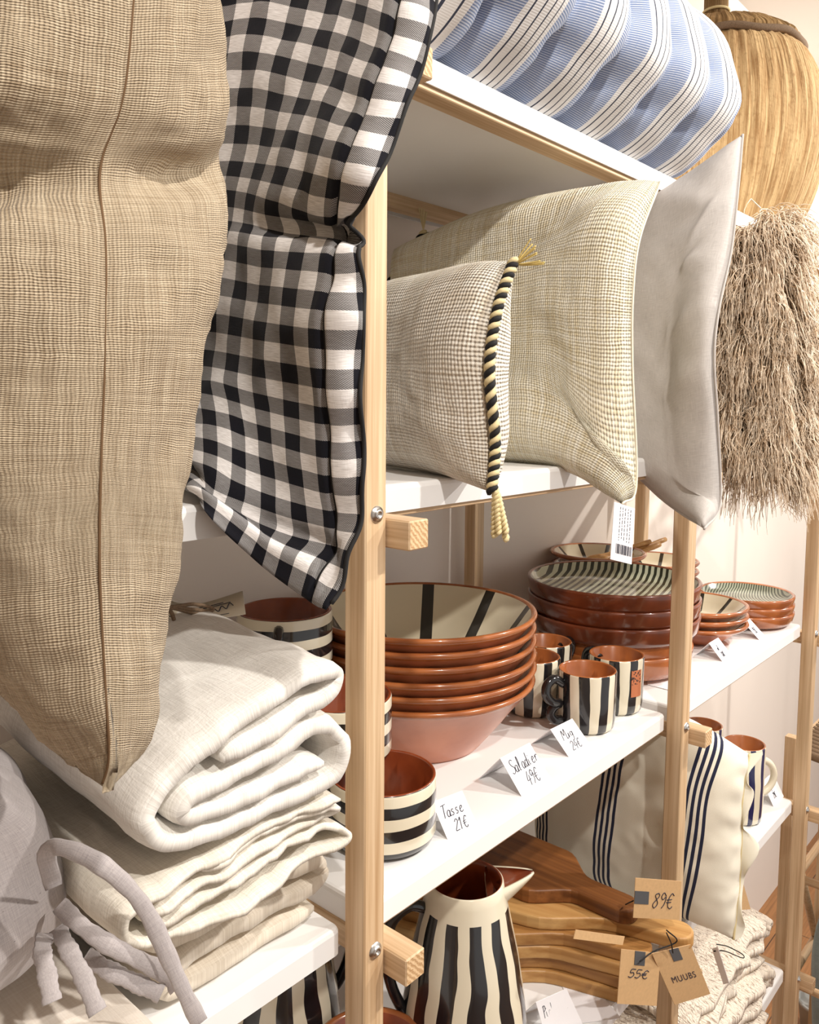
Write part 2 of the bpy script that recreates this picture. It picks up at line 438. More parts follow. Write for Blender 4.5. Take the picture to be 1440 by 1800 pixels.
def shell(name, ctrl, mat, tf, tb, nu=60, nv=60, wr=.004, wsc=9, seed=1., power=2.5, extra=None, uvflip=False, stretch=(1, 1, 1), plump=.5, uvmean=True, uvshift=(0, 0), bdir=None, uvscale=(1, 1), shear=0.):
    """closed cushion: surface through ctrl, front swollen by tf and back by tb along the normal"""
    S = surf(ctrl, nu, nv); N = normals(S)
    u = np.linspace(-1, 1, nu + 1)[None, :]; v = np.linspace(-1, 1, nv + 1)[:, None]
    prof = ((1 - np.abs(u) ** power) * (1 - np.abs(v) ** power)) ** plump
    W = noise_grid(S, wsc, seed, 3, stretch) * wr
    mask = np.minimum(1, prof * 2.5)
    Fr = S + N * (tf * prof + W * mask)[..., None]
    Bk = S - N * (tb * prof + W * .5 * mask)[..., None]
    if bdir is not None: Bk = S + np.asarray(bdir, float) * (tb * prof)[..., None]
    if extra is not None:
        Fr = Fr + N * extra(u + 0 * v, v + 0 * u)[..., None]
    U, Vv = arc_uv(Fr)
    if uvmean:
        U = np.repeat(U.mean(axis=0)[None, :], nv + 1, 0); Vv = np.repeat(Vv.mean(axis=1)[:, None], nu + 1, 1)
    U = U - shear * (Vv - Vv.mean())
    uv = np.stack([U * uvscale[0] + uvshift[0], Vv * uvscale[1] + uvshift[1]], axis=2)
    if uvflip: uv = uv[..., ::-1]
    nF = (nu + 1) * (nv + 1)
    V = list(Fr.reshape(-1, 3)); UV = list(uv.reshape(-1, 2)); Fc = []
    idx = np.arange(nF).reshape(nv + 1, nu + 1)
    bidx = np.zeros_like(idx)
    for i in range(nv + 1):
        for j in range(nu + 1):
            if i in (0, nv) or j in (0, nu): bidx[i, j] = idx[i, j]
            else:
                bidx[i, j] = len(V); V.append(Bk[i, j]); UV.append(uv[i, j])
    for i in range(nv):
        for j in range(nu):
            Fc.append((idx[i, j], idx[i, j + 1], idx[i + 1, j + 1], idx[i + 1, j]))
            Fc.append((bidx[i, j], bidx[i + 1, j], bidx[i + 1, j + 1], bidx[i, j + 1]))
    return mesh(name, V, Fc, mat, uvs=UV), S, Fr

# ================================================================== SETTING
FLOOR = -2.20
WALL = 1.085
o = add_obj('floor', box_mesh('floor', -3, 9, -3.2, WALL + .1, FLOOR - .05, FLOOR, floor_m, 0)); o['kind'] = 'structure'
o['label'] = 'warm brown wooden floor below the shelving'
o = add_obj('wall_back', box_mesh('wall_back', -3, 9, WALL, WALL + .1, FLOOR, 1.42, wall_m, 0)); o['kind'] = 'structure'
o['label'] = 'pale cream plaster wall behind the shelving'

ceil_m = m_plain('ceiling_white', srgb(236, 230, 222), .9)
o = add_obj('ceiling', box_mesh('ceiling', -3, 9, -3.2, WALL + .1, 1.36, 1.42, ceil_m, 0)); o['kind'] = 'structure'  # unseen ceiling, added to keep background light from coming in above
o['label'] = 'plain white shop ceiling out of view, added to block background light from above'
o = add_obj('wall_left_light_block', box_mesh('wall_left_light_block', -1.6, -1.5, -3.2, WALL, FLOOR, 1.36, wall_m, 0)); o['kind'] = 'structure'  # unseen wall, added so less background light reaches the left-hand faces
o['label'] = 'pale side wall out of view, added to block background light from the left'
# ------------------------------------------------------------------ shelving
X1, YF, PB, W = .5683, .559, .7957, .03
YS = YF + W                    # plane of the shelf lips
YB = YF + .459                 # front of the back posts
LEV = [.341, -.1185, -.5785, -1.037, -1.495, -1.953]    # undersides
TH = .030
def top(k): return LEV[k] + TH
unit = thing('shelving_unit', 'tall oak shelving with white metal trays and protruding square cross bars', 'shelving', (X1, YF, FLOOR))
def part(name, me):
    o = bpy.data.objects.new(name, me); C.objects.link(o); o.parent = unit
    o.matrix_parent_inverse = Matrix.Translation((-X1, -YF, -FLOOR)); return o
post_me = box_mesh('post', 0, W, 0, W, FLOOR, .372, [wood_z, wood_end], .0015, 1, 2)
bar_me = box_mesh('cross_bar', 0, W, 0, .459 + W + .06, -W, 0, [wood_y, wood_end], .0015, 1, 1)
rail_me = box_mesh('rail', 0, PB - .068, 0, W, -.006, .018, wood_x, .001, 1)
def tray():
    x0, x1, y0, y1 = .034, PB - .004, 0, .459 - .004
    bm = bmesh.new()
    def ring(ins, z):
        r = .008
        c = [(x0 + ins, y0 + ins), (x1 - ins, y0 + ins), (x1 - ins, y1 - ins), (x0 + ins, y1 - ins)]
        out = []
        for k, (cx, cy) in enumerate(c):
            sx = 1 if k in (0, 3) else -1; sy = 1 if k in (0, 1) else -1
            a0 = {0: PI, 1: 1.5 * PI, 2: 0, 3: .5 * PI}[k]
            for j in range(4):
                a = a0 + j * PI / 6
                out.append(bm.verts.new((cx + sx * r + r * math.cos(a), cy + sy * r + r * math.sin(a), z)))
        return out
    rs = [ring(.0025, .004), ring(.0025, 0), ring(0, 0), ring(0, TH - .006), ring(.0012, TH - .0025), ring(.0035, TH - .0006), ring(.007, TH)]
    for a, b in zip(rs, rs[1:]):
        n = len(a)
        for k in range(n): bm.faces.new((a[k], a[(k + 1) % n], b[(k + 1) % n], b[k]))
    bm.faces.new(rs[-1])
    under = ring(.0025, .016); n = len(under)
    for k in range(n): bm.faces.new((under[k], under[(k + 1) % n], rs[0][(k + 1) % n], rs[0][k]))
    bm.faces.new(list(reversed(under)))
    bmesh.ops.recalc_face_normals(bm, faces=bm.faces[:])
    me = bm_mesh('shelf', bm, white_metal)
    return me
tray_me = tray()
def bolt_mesh():
    pr = [(.0001, -.0008), (.0019, -.0008), (.0020, -.0036), (.0034, -.0036), (.0042, -.0030), (.0046, -.0016), (.0062, -.0014), (.0068, 0.0004)]
    me = lathe('bolt', pr, steel, 24)
    me.transform(Matrix.Rotation(-PI / 2, 4, 'X')); me.transform(Matrix.Scale(1.3, 4))
    return me
bolt_me = bolt_mesh()
for i in range(-1, 3):
    px = X1 + i * PB
    part('post', post_me).location = (px, YB, 0)
    fp = part('post', post_me); fp.location = (px, YF, 0)
    for k, z in enumerate(LEV):
        if i >= 0 or k > 0:
            part('cross_bar', bar_me).location = (px + W + .0012, YF - .030, z)
            b = add_obj('bolt', bolt_me, fp); b.location = (W * .52, 0, z + .006)
        if i < 2 and (i >= 0 or k > 0):
            part('shelf', tray_me).location = (px, YS, z)
            if i >= 0:
                part('rail', rail_me).location = (px + .064, YS + .004, z)
                part('rail', rail_me).location = (px + .064, YB - W - .012, z)

# ================================================================== CUSHIONS
def edge_tube(name, pts, rad, mat, parent, sides=6):
    return add_obj(name, tube(name, pts, rad, mat, sides), parent)
def root_for(name, label, cat, me, part_name, loc, group=None):
    t = thing(name, label, cat, loc, 0, group)
    o = add_obj(part_name, me, t); o.matrix_parent_inverse = Matrix.Translation([-c for c in loc])
    return t
def kid(name, me, parent):
    o = add_obj(name, me, parent)
    loc = parent.location if parent.type == 'EMPTY' else (0, 0, 0)
    o.matrix_parent_inverse = Matrix.Translation([-c for c in loc]); return o
def braid(pts, r, turns, parent, n=None):
    """two cords, black and cream, twisted round each other along a path"""
    n = n or int(turns * 10)
    P = crom(np.asarray(pts), n); T = np.gradient(P, axis=0); T /= np.linalg.norm(T, axis=1)[:, None]
    ref = np.array([1., 0, 0]); A = np.cross(T, ref); A /= np.linalg.norm(A, axis=1)[:, None]; B = np.cross(T, A)
    ph = np.linspace(0, 2 * PI * turns, n + 1)
    for k, m in enumerate((black_cord, cream_cord)):
        off = (np.cos(ph + PI * k)[:, None] * A + np.sin(ph + PI * k)[:, None] * B) * r * .55
        kid('braid_cord', tube('braid_cord', P + off, r * .62, m, 6), parent)['label'] = ('black' if k == 0 else 'cream') + ' cord of the twisted edge braid'
def tassel(base, direction, length, parent, n=7, spread=.25, r=.0022, col=cream_cord, twist=True):
    d = np.asarray(direction, float); d /= np.linalg.norm(d)
    a = np.cross(d, [0.3, 1, .2]); a /= np.linalg.norm(a); b = np.cross(d, a)
    ac = Acc()
    for k in range(n):
        an = 2 * PI * k / n + random.random(); sp = spread * (.5 + .6 * random.random()); L = length * (.85 + .25 * random.random())
        pts = []
        for t in np.linspace(0, 1, 14):
            p = np.asarray(base) + d * L * t + (a * math.cos(an) + b * math.sin(an)) * sp * L * t ** .8 * .5
            pts.append(p)
        pts = np.array(pts)
        if twist:
            P = crom(pts, 40); ph = np.linspace(0, 2 * PI * 5, 41)
            for q in (0, PI):
                ac.tube(P + (np.cos(ph + q)[:, None] * a + np.sin(ph + q)[:, None] * b) * r * .6, r * .62, 5)
        else: ac.tube(pts, r * .7, 4)
    return kid('tassel', ac.mesh('tassel', col), parent)

# ---- cream woven cushion on the second shelf
SH2 = top(1)
def col_at(y, xs, zs): return [(x, y, z) for x, z in zip(xs, zs)]
front = [atY(1094, 886, .49), atY(1119, 850, .492), atY(1112, 640, .495), atY(1113, 520, .495), atY(1125, 420, .495), atY(1162, 318, .495)]
mid1 = col_at(.60, [1.0, 1.03, 1.035, 1.035, 1.035, 1.02], [SH2 - .006, .0, .075, .15, .225, .296])
mid2 = col_at(.76, [1.0, 1.03, 1.035, 1.035, 1.03, 1.01], [SH2 + .002, .0, .075, .145, .215, .286])
deep = col_at(.93, [1.01] * 6, [SH2 + .004, .0, .07, .135, .195, .25])
ctrl = [[deep[i], mid2[i], mid1[i], front[i]] for i in range(6)]
me, S, Fr = shell('cover', ctrl, cream_m, .066, .06, 70, 70, .006, 9, 3., 4.0, bdir=(.35, .93, 0))
cream = root_for('woven_cushion', 'large cream coarse woven square cushion with barcode tag hanging from its corner', 'cushion', me, 'cover', (1.02, .7, SH2))
kid('seam', tube('seam', S[:, -1], .0016, m_plain('ivory_thread', srgb(238, 230, 208), .9), 6), cream)

# ---- braided cushion behind it
front = [(1.14, .62, SH2 + .004), (1.16, .62, .1), (1.16, .62, .2), (1.16, .62, .27)]
deep = [(1.08, .99, SH2 + .004), (1.075, 1.0, .1), (1.075, 1.0, .2), (1.145, .975, .305)]
ctrl = [[deep[i], tuple((np.array(deep[i]) + front[i]) / 2 + np.array([0, 0, .0])), front[i]] for i in range(4)]
me, S, Fr = shell('cover', ctrl, cream_m, .05, .05, 30, 30, .004, 9, 6.)
bc = root_for('braid_edged_cushion', 'cream cushion with black and cream braid, tucked behind the large woven one', 'cushion', me, 'cover', (1.15, .8, SH2))
braid(S[::3, 0] + np.array([-.005, .0, 0]), .006, 20, bc)
tassel(S[-1, 0] + np.array([-.02, -.01, 0]), (0, 0, 1), .035, bc, 6, .5, .002, cream_cord, False)

# ---- small ivory cushion with braid
front = [atY(866, 866, .515), atY(872, 775, .517), atY(862, 650, .52), atY(876, 545, .518), atY(905, 458, .515)]
mid1 = col_at(.63, [.765, .775, .78, .78, .78], [SH2 + .0, -.03, .04, .10, .160])
mid2 = col_at(.77, [.80, .805, .81, .81, .81], [SH2 + .003, -.03, .04, .10, .158])
deep = col_at(.93, [.85] * 5, [SH2 + .004, -.03, .03, .09, .145])
ctrl = [[deep[i], mid2[i], mid1[i], front[i]] for i in range(5)]
me, S, Fr = shell('cover', ctrl, lumbar_m, .062, .055, 60, 50, .004, 10, 9., 3.0)
lum = root_for('braided_cushion', 'small ivory woven cushion edged with black and cream braid and corner tassels', 'cushion', me, 'cover', (.79, .7, SH2))
braid(S[:, -1] + np.array([-.004, -.002, 0]), .0058, 19, lum)
tassel(S[0, -1] + np.array([0, -.004, .004]), (.02, -.1, -1), .052, lum, 6, .35, .0036)
tassel(S[-1, -1] + np.array([0, -.002, -.004]), (.4, -.6, .35), .026, lum, 12, 1.3, .0014, m_plain('ochre_cord', srgb(206, 182, 112), .85), False)

# ---- grey linen cushion
G = .468
front = [atY(1238, 930, G), atY(1266, 885, G), atY(1262, 740, G), atY(1256, 630, G), atY(1264, 545, G), atY(1286, 440, G), atY(1298, 330, G), atY(1306, 236, G)]
c1 = col_at(.545, [1.265, 1.282, 1.288, 1.288, 1.288, 1.288, 1.285, 1.28], [-.168, -.120, -.045, .03, .115, .20, .28, .365])
c2 = col_at(.69, [1.285] * 8, [SH2 + .003, -.05, .0, .06, .12, .19, .25, .305])
deep = col_at(.93, [1.28] * 8, [SH2 + .004, -.05, .0, .06, .12, .18, .23, .28])
ctrl = [[deep[i], c2[i], c1[i], front[i]] for i in range(8)]
def fold_grey(u, v):
    d = np.zeros_like(u)
    for (cu, cv, ang, ln, wd, am) in ((.78, .62, .35, .22, .05, .006), (.66, .50, .15, .28, .06, -.005), (.74, .40, -.2, .22, .05, .006), (.6, .28, .1, .3, .07, -.004), (.8, .12, .25, .2, .05, .005), (.62, -.05, -.15, .28, .07, -.004), (.8, -.2, .2, .2, .05, .004), (.5, -.45, .5, .5, .12, .003), (.45, .80, -.35, .4, .06, .007), (.6, .70, .0, .3, .05, -.005)):
        a = (u - cu) * math.cos(ang) + (v - cv) * math.sin(ang); b = -(u - cu) * math.sin(ang) + (v - cv) * math.cos(ang)
        d += am * np.exp(-(a / ln) ** 2 - (b / wd) ** 2)
    return d
me, S, Fr = shell('cover', ctrl, grey_m, .050, .06, 80, 110, .005, 7, 12., 4.5, extra=fold_grey, bdir=(.30, .95, 0))
gr = root_for('linen_cushion', 'tall light grey linen cushion bulging out beside the cream woven one', 'cushion', me, 'cover', (1.29, .7, SH2))
kid('seam', tube('seam', S[:, -1], .0020, grey_m, 6), gr)

# ---- gingham cushion, the near bay
cols = {  # pixel columns per row and depth
 .475: [(577, 1074), (622, 960), (640, 830), (634, 690), (640, 560), (634, 450), (622, 405), (662, 320), (715, 190), (758, 60), (775, -80)],
 .500: [(548, 1062), (588, 950), (578, 830), (570, 690), (574, 560), (590, 455), (603, 395), (603, 310), (648, 180), (700, 40), (715, -90)],
 .600: [(470, 1012), (478, 915), (470, 800), (462, 670), (464, 545), (474, 445), (486, 388), (505, 290), (545, 150), (590, 0), (605, -120)],
 .730: [(372, 915), (350, 860), (344, 780), (342, 650), (352, 530), (366, 430), (374, 370), (388, 280), (404, 130), (425, -20), (435, -140)],
}
rows = []
for r in range(11):
    d = cols[.730][r]; pd = atY(*d, .73)
    dp = np.array([.50, .88, max(pd[2] + .0, SH2 + .006)])
    yoff = [0, 0, 0, 0, 0, .004, .03, -.012, -.02, -.02, 0][r]
    row = [dp, np.array([pd[0], pd[1], max(pd[2], SH2 - .002 if r > 0 else -.11)])]
    row += [atY(*cols[.600][r], .600 + yoff * .5 - (.03 if r == 0 else 0)), atY(*cols[.500][r], .50 + yoff), atY(*cols[.475][r], .475 + yoff)]
    rows.append(row)
rows[0] = [np.array([.50, .70, SH2 + .004]), atY(352, 884, .580), atY(448, 985, .548), atY(545, 1058, .500), atY(577, 1074, .478)]
rows[1] = [np.array([.50, .80, SH2 + .012]), atY(340, 838, .610), atY(468, 915, .556), rows[1][3], rows[1][4]]
rows[2] = [rows[2][0], atY(340, 765, .660), atY(466, 800, .575), rows[2][3], rows[2][4]]
def gfold(u, v):
    # crease where the cushion is nipped, and soft ripples along the hem
    vc = -1 + 2 * (5.75 / 10)
    d = -.014 * np.exp(-((v - vc - .03 * (u - .5)) / .045) ** 2) * (1 / (1 + np.exp(-(u - .1) * 6)))
    d += .010 * np.exp(-((v - vc - .13) / .08) ** 2) * (1 / (1 + np.exp(-(u - .0) * 6)))
    d += .0035 * np.sin(v * 31 + u * 2) * np.clip((u - .35) / .5, 0, 1)
    d += -.006 * np.exp(-((u - .5) / .02) ** 2)
    d += (-.010 * np.exp(-((v + .80 + .05 * u) / .035) ** 2) + .008 * np.exp(-((v + .90 + .03 * u) / .05) ** 2)) * np.clip((.75 - np.abs(u + .05)) * 4, 0, 1)
    return d
me, S, Fr = shell('cover', rows, gingham_m, .004, .07, 100, 170, .005, 9, 20., 6, extra=gfold, bdir=(.55, .8, 0), uvscale=(.73, 1.0))
chk = root_for('gingham_cushion', 'black and white gingham cushion with dark piped hem, pinched in the middle', 'cushion', me, 'cover', (.5, .65, SH2))
hem = int(round(.75 * 100))
kid('hem_seam', tube('hem_seam', Fr[4:-2, hem] + np.array([-.001, -.001, 0]), .0017, black_cord, 6), chk)
kid('edge_piping', tube('edge_piping', Fr[2:-2, -1], .0020, black_cord, 6), chk)

# ---- burlap cushion, nearest
seam = [(192, 1392), (206, 1330), (198, 1200), (188, 1000), (190, 800), (197, 600), (192, 420), (185, 310), (204, 235), (232, 150), (247, 0), (258, -160)]
seamY = [.425, .420, .418, .418, .418, .418, .424, .432, .428, .418, .415, .418]
right = [(193, 1391), (206, 1325), (236, 1190), (268, 1010), (308, 820), (314, 600), (356, 430), (368, 320), (356, 240), (346, 150), (348, 0), (352, -160)]
left = [(190, 1391), (112, 1325), (-25, 1200), (-110, 1010), (-190, 800), (-230, 600), (-210, 420), (-190, 310), (-210, 235), (-230, 150), (-230, 0), (-220, -160)]
RR, LL = [], []
for k in range(12):
    s0 = atY(*seam[k], seamY[k])
    r2 = atY(*right[k], .50 if k else .427); l2 = atY(*left[k], .50 if k else .427)
    z = s0[2]
    if k == 0:
        RR.append([s0 + np.array([0, .0006 * j, .0003 * j]) for j in range(5)]); LL.append([s0 + np.array([-.0001 * j, .0006 * j, .0003 * j]) for j in range(5)]); continue
    dY = .572 if z < SH2 + .02 else .86
    dp = np.array([s0[0] + (dY - s0[1]) * .42, dY, r2[2] if dY < .6 else max(r2[2], SH2 + .01)])
    q = (dY - .5)
    def sag(a, b, f, bul, side):
        p = a + (b - a) * f; p = p + np.array([side * bul, 0, 0]); p[1] -= bul * .9; return p
    hw = np.linalg.norm((r2 - s0)[:2]); hl = np.linalg.norm((l2 - s0)[:2])
    RR.append([s0, sag(s0, r2, .5, .16 * hw, 1), r2, r2 * .45 + dp * .55 + np.array([.015, 0, 0]), dp])
    LL.append([s0, sag(s0, l2, .5, .14 * hl, -1), l2, l2 * .45 + dp * .55 + np.array([-.02, 0, 0]), dp])
def burlap_side(ctrl, sign, seed):
    nu, nv = 56, 150
    S = surf(ctrl, nu, nv); N = normals(S) * sign
    big = noise_grid(S, 7, seed, 3) * .007; fine = noise_grid(S, 20, seed + 3, 4, (1, 1, .8)) * .0036
    u = np.linspace(0, 1, nu + 1)[None, :]; v = np.linspace(0, 11, nv + 1)[:, None]
    H = (big + fine) * np.clip(u * 8, 0, 1) * np.clip(v, 0, 1)
    # nipped waist: a valley with two ridges running from the seam
    H = H - .022 * np.clip(u * 5, 0, 1) * np.exp(-((v - 7.05 - (.5 if sign > 0 else -.7) * u * 1.5) / .42) ** 2) * np.exp(-((u - .10) / .30) ** 2)
    H = H + .006 * np.exp(-((v - 5.9 + u * 1.6) / .5) ** 2) * np.exp(-((u - .25) / .22) ** 2)
    H = H + .005 * np.exp(-((v - 8.3 - u * 1.4) / .5) ** 2) * np.exp(-((u - .25) / .25) ** 2)
    H = H - .0045 * np.exp(-((u) / .03) ** 2)
    return S + N * H[..., None]
SR = burlap_side(RR, 1, 2.); SL = burlap_side(LL, -1, 5.)
def two_sides(name, A, B, mat):
    nv, nu = A.shape[0] - 1, A.shape[1] - 1
    U, Vv = arc_uv(A); U2, V2 = arc_uv(B)
    mv = Vv.mean(axis=1)[:, None]
    uvA = np.stack([U, mv + 0 * U], 2); uvB = np.stack([-U2, mv + 0 * U2], 2)
    V = list(A.reshape(-1, 3)) + list(B.reshape(-1, 3)); UV = list(uvA.reshape(-1, 2)) + list(uvB.reshape(-1, 2))
    Fc = []; idx = np.arange((nu + 1) * (nv + 1)).reshape(nv + 1, nu + 1); off = (nu + 1) * (nv + 1)
    for i in range(nv):
        for j in range(nu):
            Fc.append((idx[i, j], idx[i + 1, j], idx[i + 1, j + 1], idx[i, j + 1]))
            Fc.append((off + idx[i, j], off + idx[i, j + 1], off + idx[i + 1, j + 1], off + idx[i + 1, j]))
    return mesh(name, V, Fc, mat, uvs=UV)
SL[:, 0] = SR[:, 0]; SL[:, -1] = SR[:, -1]
bl = root_for('burlap_cushion', 'big slouching tan burlap cushion with an edge seam, hanging off the shelf', 'cushion', two_sides('cover', SR, SL, burlap_m), 'cover', (.3, .6, SH2))
kid('seam', tube('seam', SR[2:-1, 0] + np.array([0, .0008, 0]), .0010, m_plain('brown_thread_and_shade', srgb(104, 78, 52), .9), 5), bl)  # seam thread; its dark brown also paints in part of the seam's shade

# ---- blue ticking mattress on the top shelf
prof = [(.80, .376), (.64, .374), (.592, .377), (.537, .413), (.492, .463), (.497, .530), (.525, .590), (.60, .650), (.75, .672), (.92, .66), (1.0, .60), (1.02, .50), (1.0, .41), (.92, .378), (.80, .376)]
nX, nP = 150, 90
xs = np.linspace(.66, 1.455, nX + 1)
Pp = crom(np.array(prof), nP)
ctr = np.array([.76, .52])
SM = np.zeros((nP + 1, nX + 1, 3))
for j, x in enumerate(xs):
    e = min((x - .655) / .06, (1.46 - x) / .12, 1.0); e = max(e, 0.0); k = math.sqrt(max(0.0, 1 - (1 - e) ** 2))
    f = ((x / .125) % 1.0)
    groove = 1 - abs(math.sin(PI * f)) ** .55
    for i in range(nP + 1):
        d = Pp[i] - ctr
        tt = i / nP
        s_ = (.30 + .70 * k)
        p = ctr + d * s_
        L = np.linalg.norm(d)
        amt = .036 * groove * (1 + .10 * math.sin(tt * 2 * PI * 7 + x * 30))
        dim = 0
        for tv in (.225, .33, .43):
            dim += .016 * math.exp(-((tt - tv) / .016) ** 2) * math.exp(-((min(f, 1 - f)) / .16) ** 2)
        p = p - d / L * (amt + dim) * k
        p[1] = max(p[1], .3735)
        SM[i, j] = (x, p[0], p[1])
SM += (noise_grid(SM, 14, 31., 2) * .003)[..., None] * np.array([0, -1, 0])
SM[..., 2] = np.maximum(SM[..., 2], .3725)
lenp = np.concatenate([[0], np.cumsum(np.linalg.norm(np.diff(Pp, axis=0), axis=1))])
UV = np.stack([np.repeat(xs[None, :], nP + 1, 0), np.repeat(lenp[:, None], nX + 1, 1)], 2)
idx = np.arange((nP + 1) * (nX + 1)).reshape(nP + 1, nX + 1); Fc = []
for i in range(nP):
    for j in range(nX): Fc.append((idx[i, j], idx[i, j + 1], idx[i + 1, j + 1], idx[i + 1, j]))
Fc.append(tuple(idx[:-1, 0])); Fc.append(tuple(idx[:-1, -1][::-1]))
mt = root_for('mattress_cushion', 'tufted blue and white ticking striped mattress cushion on the top shelf', 'cushion', mesh('cover', SM.reshape(-1, 3), Fc, mattress_m, uvs=UV.reshape(-1, 2)), 'cover', (1.1, .75, .372))
for (x, tv) in ((1.0, .33), (1.125, .33), (.875, .33), (1.25, .33)):
    i = int(tv * nP); j = int((x - .66) / (1.455 - .66) * nX); p = SM[i, j]
    ring = [p + np.array([.006 * math.cos(a), -.004 + .003 * math.sin(a), .006 * math.sin(a)]) for a in np.linspace(0, 2 * PI, 14)]
    kid('tuft_thread', tube('tuft_thread', ring, .0011, cream_cord, 5), mt)

# ---- long haired fur cushion
ctrl = [[(1.62, .90, SH2 + .004), (1.61, .70, SH2 + .002), (1.58, .58, -.12), (1.60, .470, -.135)],
        [(1.64, .90, .0), (1.63, .70, .0), (1.60, .57, .0), (1.62, .460, .0)],
        [(1.64, .90, .13), (1.63, .70, .14), (1.60, .57, .15), (1.615, .460, .15)],
        [(1.63, .90, .25), (1.62, .70, .28), (1.59, .57, .325), (1.60, .49, .345)]]
hide = m_plain('fur_hide', srgb(150, 122, 96), .95)
me, S, Fr = shell('pelt', ctrl, hide, .06, .06, 40, 40, .005, 9, 40.)
fur = root_for('fur_cushion', 'shaggy beige long haired fur cushion hanging over the shelf edge', 'cushion', me, 'pelt', (1.65, .7, SH2))
fur_m = NT('fur_hair'); _v = fur_m.obj()[0]
fur_m = fur_m.done(fur_m.mix(fur_m.ramp(fur_m.noise(_v, 60, 2), .3, .7), srgb(206, 180, 150), srgb(246, 232, 212)), .7, spec=.3)
ac = Acc()
Nn = normals(S)
for k in range(1150):                       # locks of hair, each of several strands
    i = rng.integers(0, 41); j = int(40 * (1 - rng.random() ** 1.7 * .75))
    p0 = Fr[i, j].copy(); n = Nn[i, j].copy()
    if j >= 37: n = np.array([-.5 + rng.random() * 1.1, -1, .1])
    if i >= 37: n = n + np.array([0, -.3, 1.2])
    p0 += rng.normal(0, .004, 3)
    L0 = .06 + .06 * rng.random()
    d0 = n * .9 + rng.normal(0, .30, 3); d0 /= np.linalg.norm(d0)
    ph = rng.random() * 6.3; wob = rng.normal(0, 1, 3) * .50
    for q0 in range(8):
        p = p0 + rng.normal(0, .0035, 3); L = L0 * (.75 + .4 * rng.random())
        pts = [p]; vel = d0 + rng.normal(0, .14, 3); w2 = wob + rng.normal(0, .18, 3)
        for q in range(7):
            vel = vel + np.array([0, -.03, -.40]) + w2 * math.sin(ph + q * 1.8); vel /= np.linalg.norm(vel)
            pts.append(pts[-1] + vel * L / 7)
        V, Fq = tube_arrays(np.array(pts), np.linspace(.0013, .0004, 8) * (.7 + .7 * rng.random()), 3, False)
        ac.add(V, Fq)
o = kid('fur', ac.mesh('fur', fur_m), fur); o['kind'] = 'stuff'; o['label'] = 'long wavy beige fur strands'

# ================================================================== BASKET
SH1, SH3, SH4, SH5 = top(0), top(2), top(3), top(4)
bc_ = atY(1256, 100, .80)
bk = thing('seagrass_basket', 'bulbous brown seagrass basket with thatched collar standing on the top shelf', 'basket', (bc_[0], .80, SH1))
def m_straw(name, c1, c2, c3):
    t = NT(name); v, x, y, z = t.obj()
    ang = t.math('ARCTAN2', y, x)
    vec = t.n('CombineXYZ', {0: t.math('MULTIPLY', ang, 22.), 1: t.math('MULTIPLY', z, 5.), 2: 0.})
    n1 = t.noise(vec, 1.6, 3, .6); n2 = t.noise(v, 90, 3)
    col = t.mix(t.ramp(n1, .35, .62), c1, c2); col = t.mix(t.ramp(n2, .55, .75, 0, .6), col, c3)
    return t.done(col, .85, t.bump(t.math('ADD', n1, t.math('MULTIPLY', n2, .4)), .9, .006), spec=.15)
straw = m_straw('seagrass', srgb(170, 132, 88), srgb(216, 184, 136), srgb(160, 122, 80))
straw_d = m_straw('thatch', srgb(112, 86, 52), srgb(184, 150, 104), srgb(150, 118, 76))
def fibre_lathe(name, prof, mat, seg=220, amp=.0025, seed=1):
    r0 = random.Random(seed); ph = [r0.uniform(-1, 1) for _ in range(seg)]
    V, Fc = [], []
    P = crom(np.array(prof), 44)
    for i, (r, z) in enumerate(P):
        for k in range(seg):
            a = 2 * PI * k / seg; rr = r + amp * (math.sin(a * seg / 4 + 1.5 * ph[k]) * .6 + ph[k] * .8 + .5 * ph[(k * 7 + i // 4 * 13) % seg]) * min(1, r / .05)
            V.append((rr * math.cos(a), rr * math.sin(a), z))
    for i in range(len(P) - 1):
        for k in range(seg): Fc.append((i * seg + k, i * seg + (k + 1) % seg, (i + 1) * seg + (k + 1) % seg, (i + 1) * seg + k))
    return mesh(name, V, Fc, mat)
zr = .440
add_obj('body', fibre_lathe('body', [(.001, .002), (.15, .002), (.185, .02), (.222, .09), (.246, .18), (.250, .26), (.238, .34), (.212, .41), (.186, zr)], straw), bk)
add_obj('collar', fibre_lathe('collar', [(.192, zr + .002), (.187, zr + .02), (.150, zr + .048), (.115, zr + .065), (.06, zr + .070), (.03, zr + .072)], straw_d, 160, .004, 4), bk)
ring = [(.194 * math.cos(a), .194 * math.sin(a), zr + .003 * math.sin(9 * a)) for a in np.linspace(0, 2 * PI, 100)]
add_obj('rope_ring', tube('rope_ring', ring, .0085, twine, 8), bk)
add_obj('neck', fibre_lathe('neck', [(.030, zr + .065), (.027, zr + .10), (.027, zr + .16), (.027, zr + .24)], straw_d, 60, .0015, 6), bk)
add_obj('neck_tie', tube('neck_tie', [(.0295 * math.cos(a), .0295 * math.sin(a), zr + .115) for a in np.linspace(0, 2 * PI, 24)], .003, cream_cord, 6), bk)

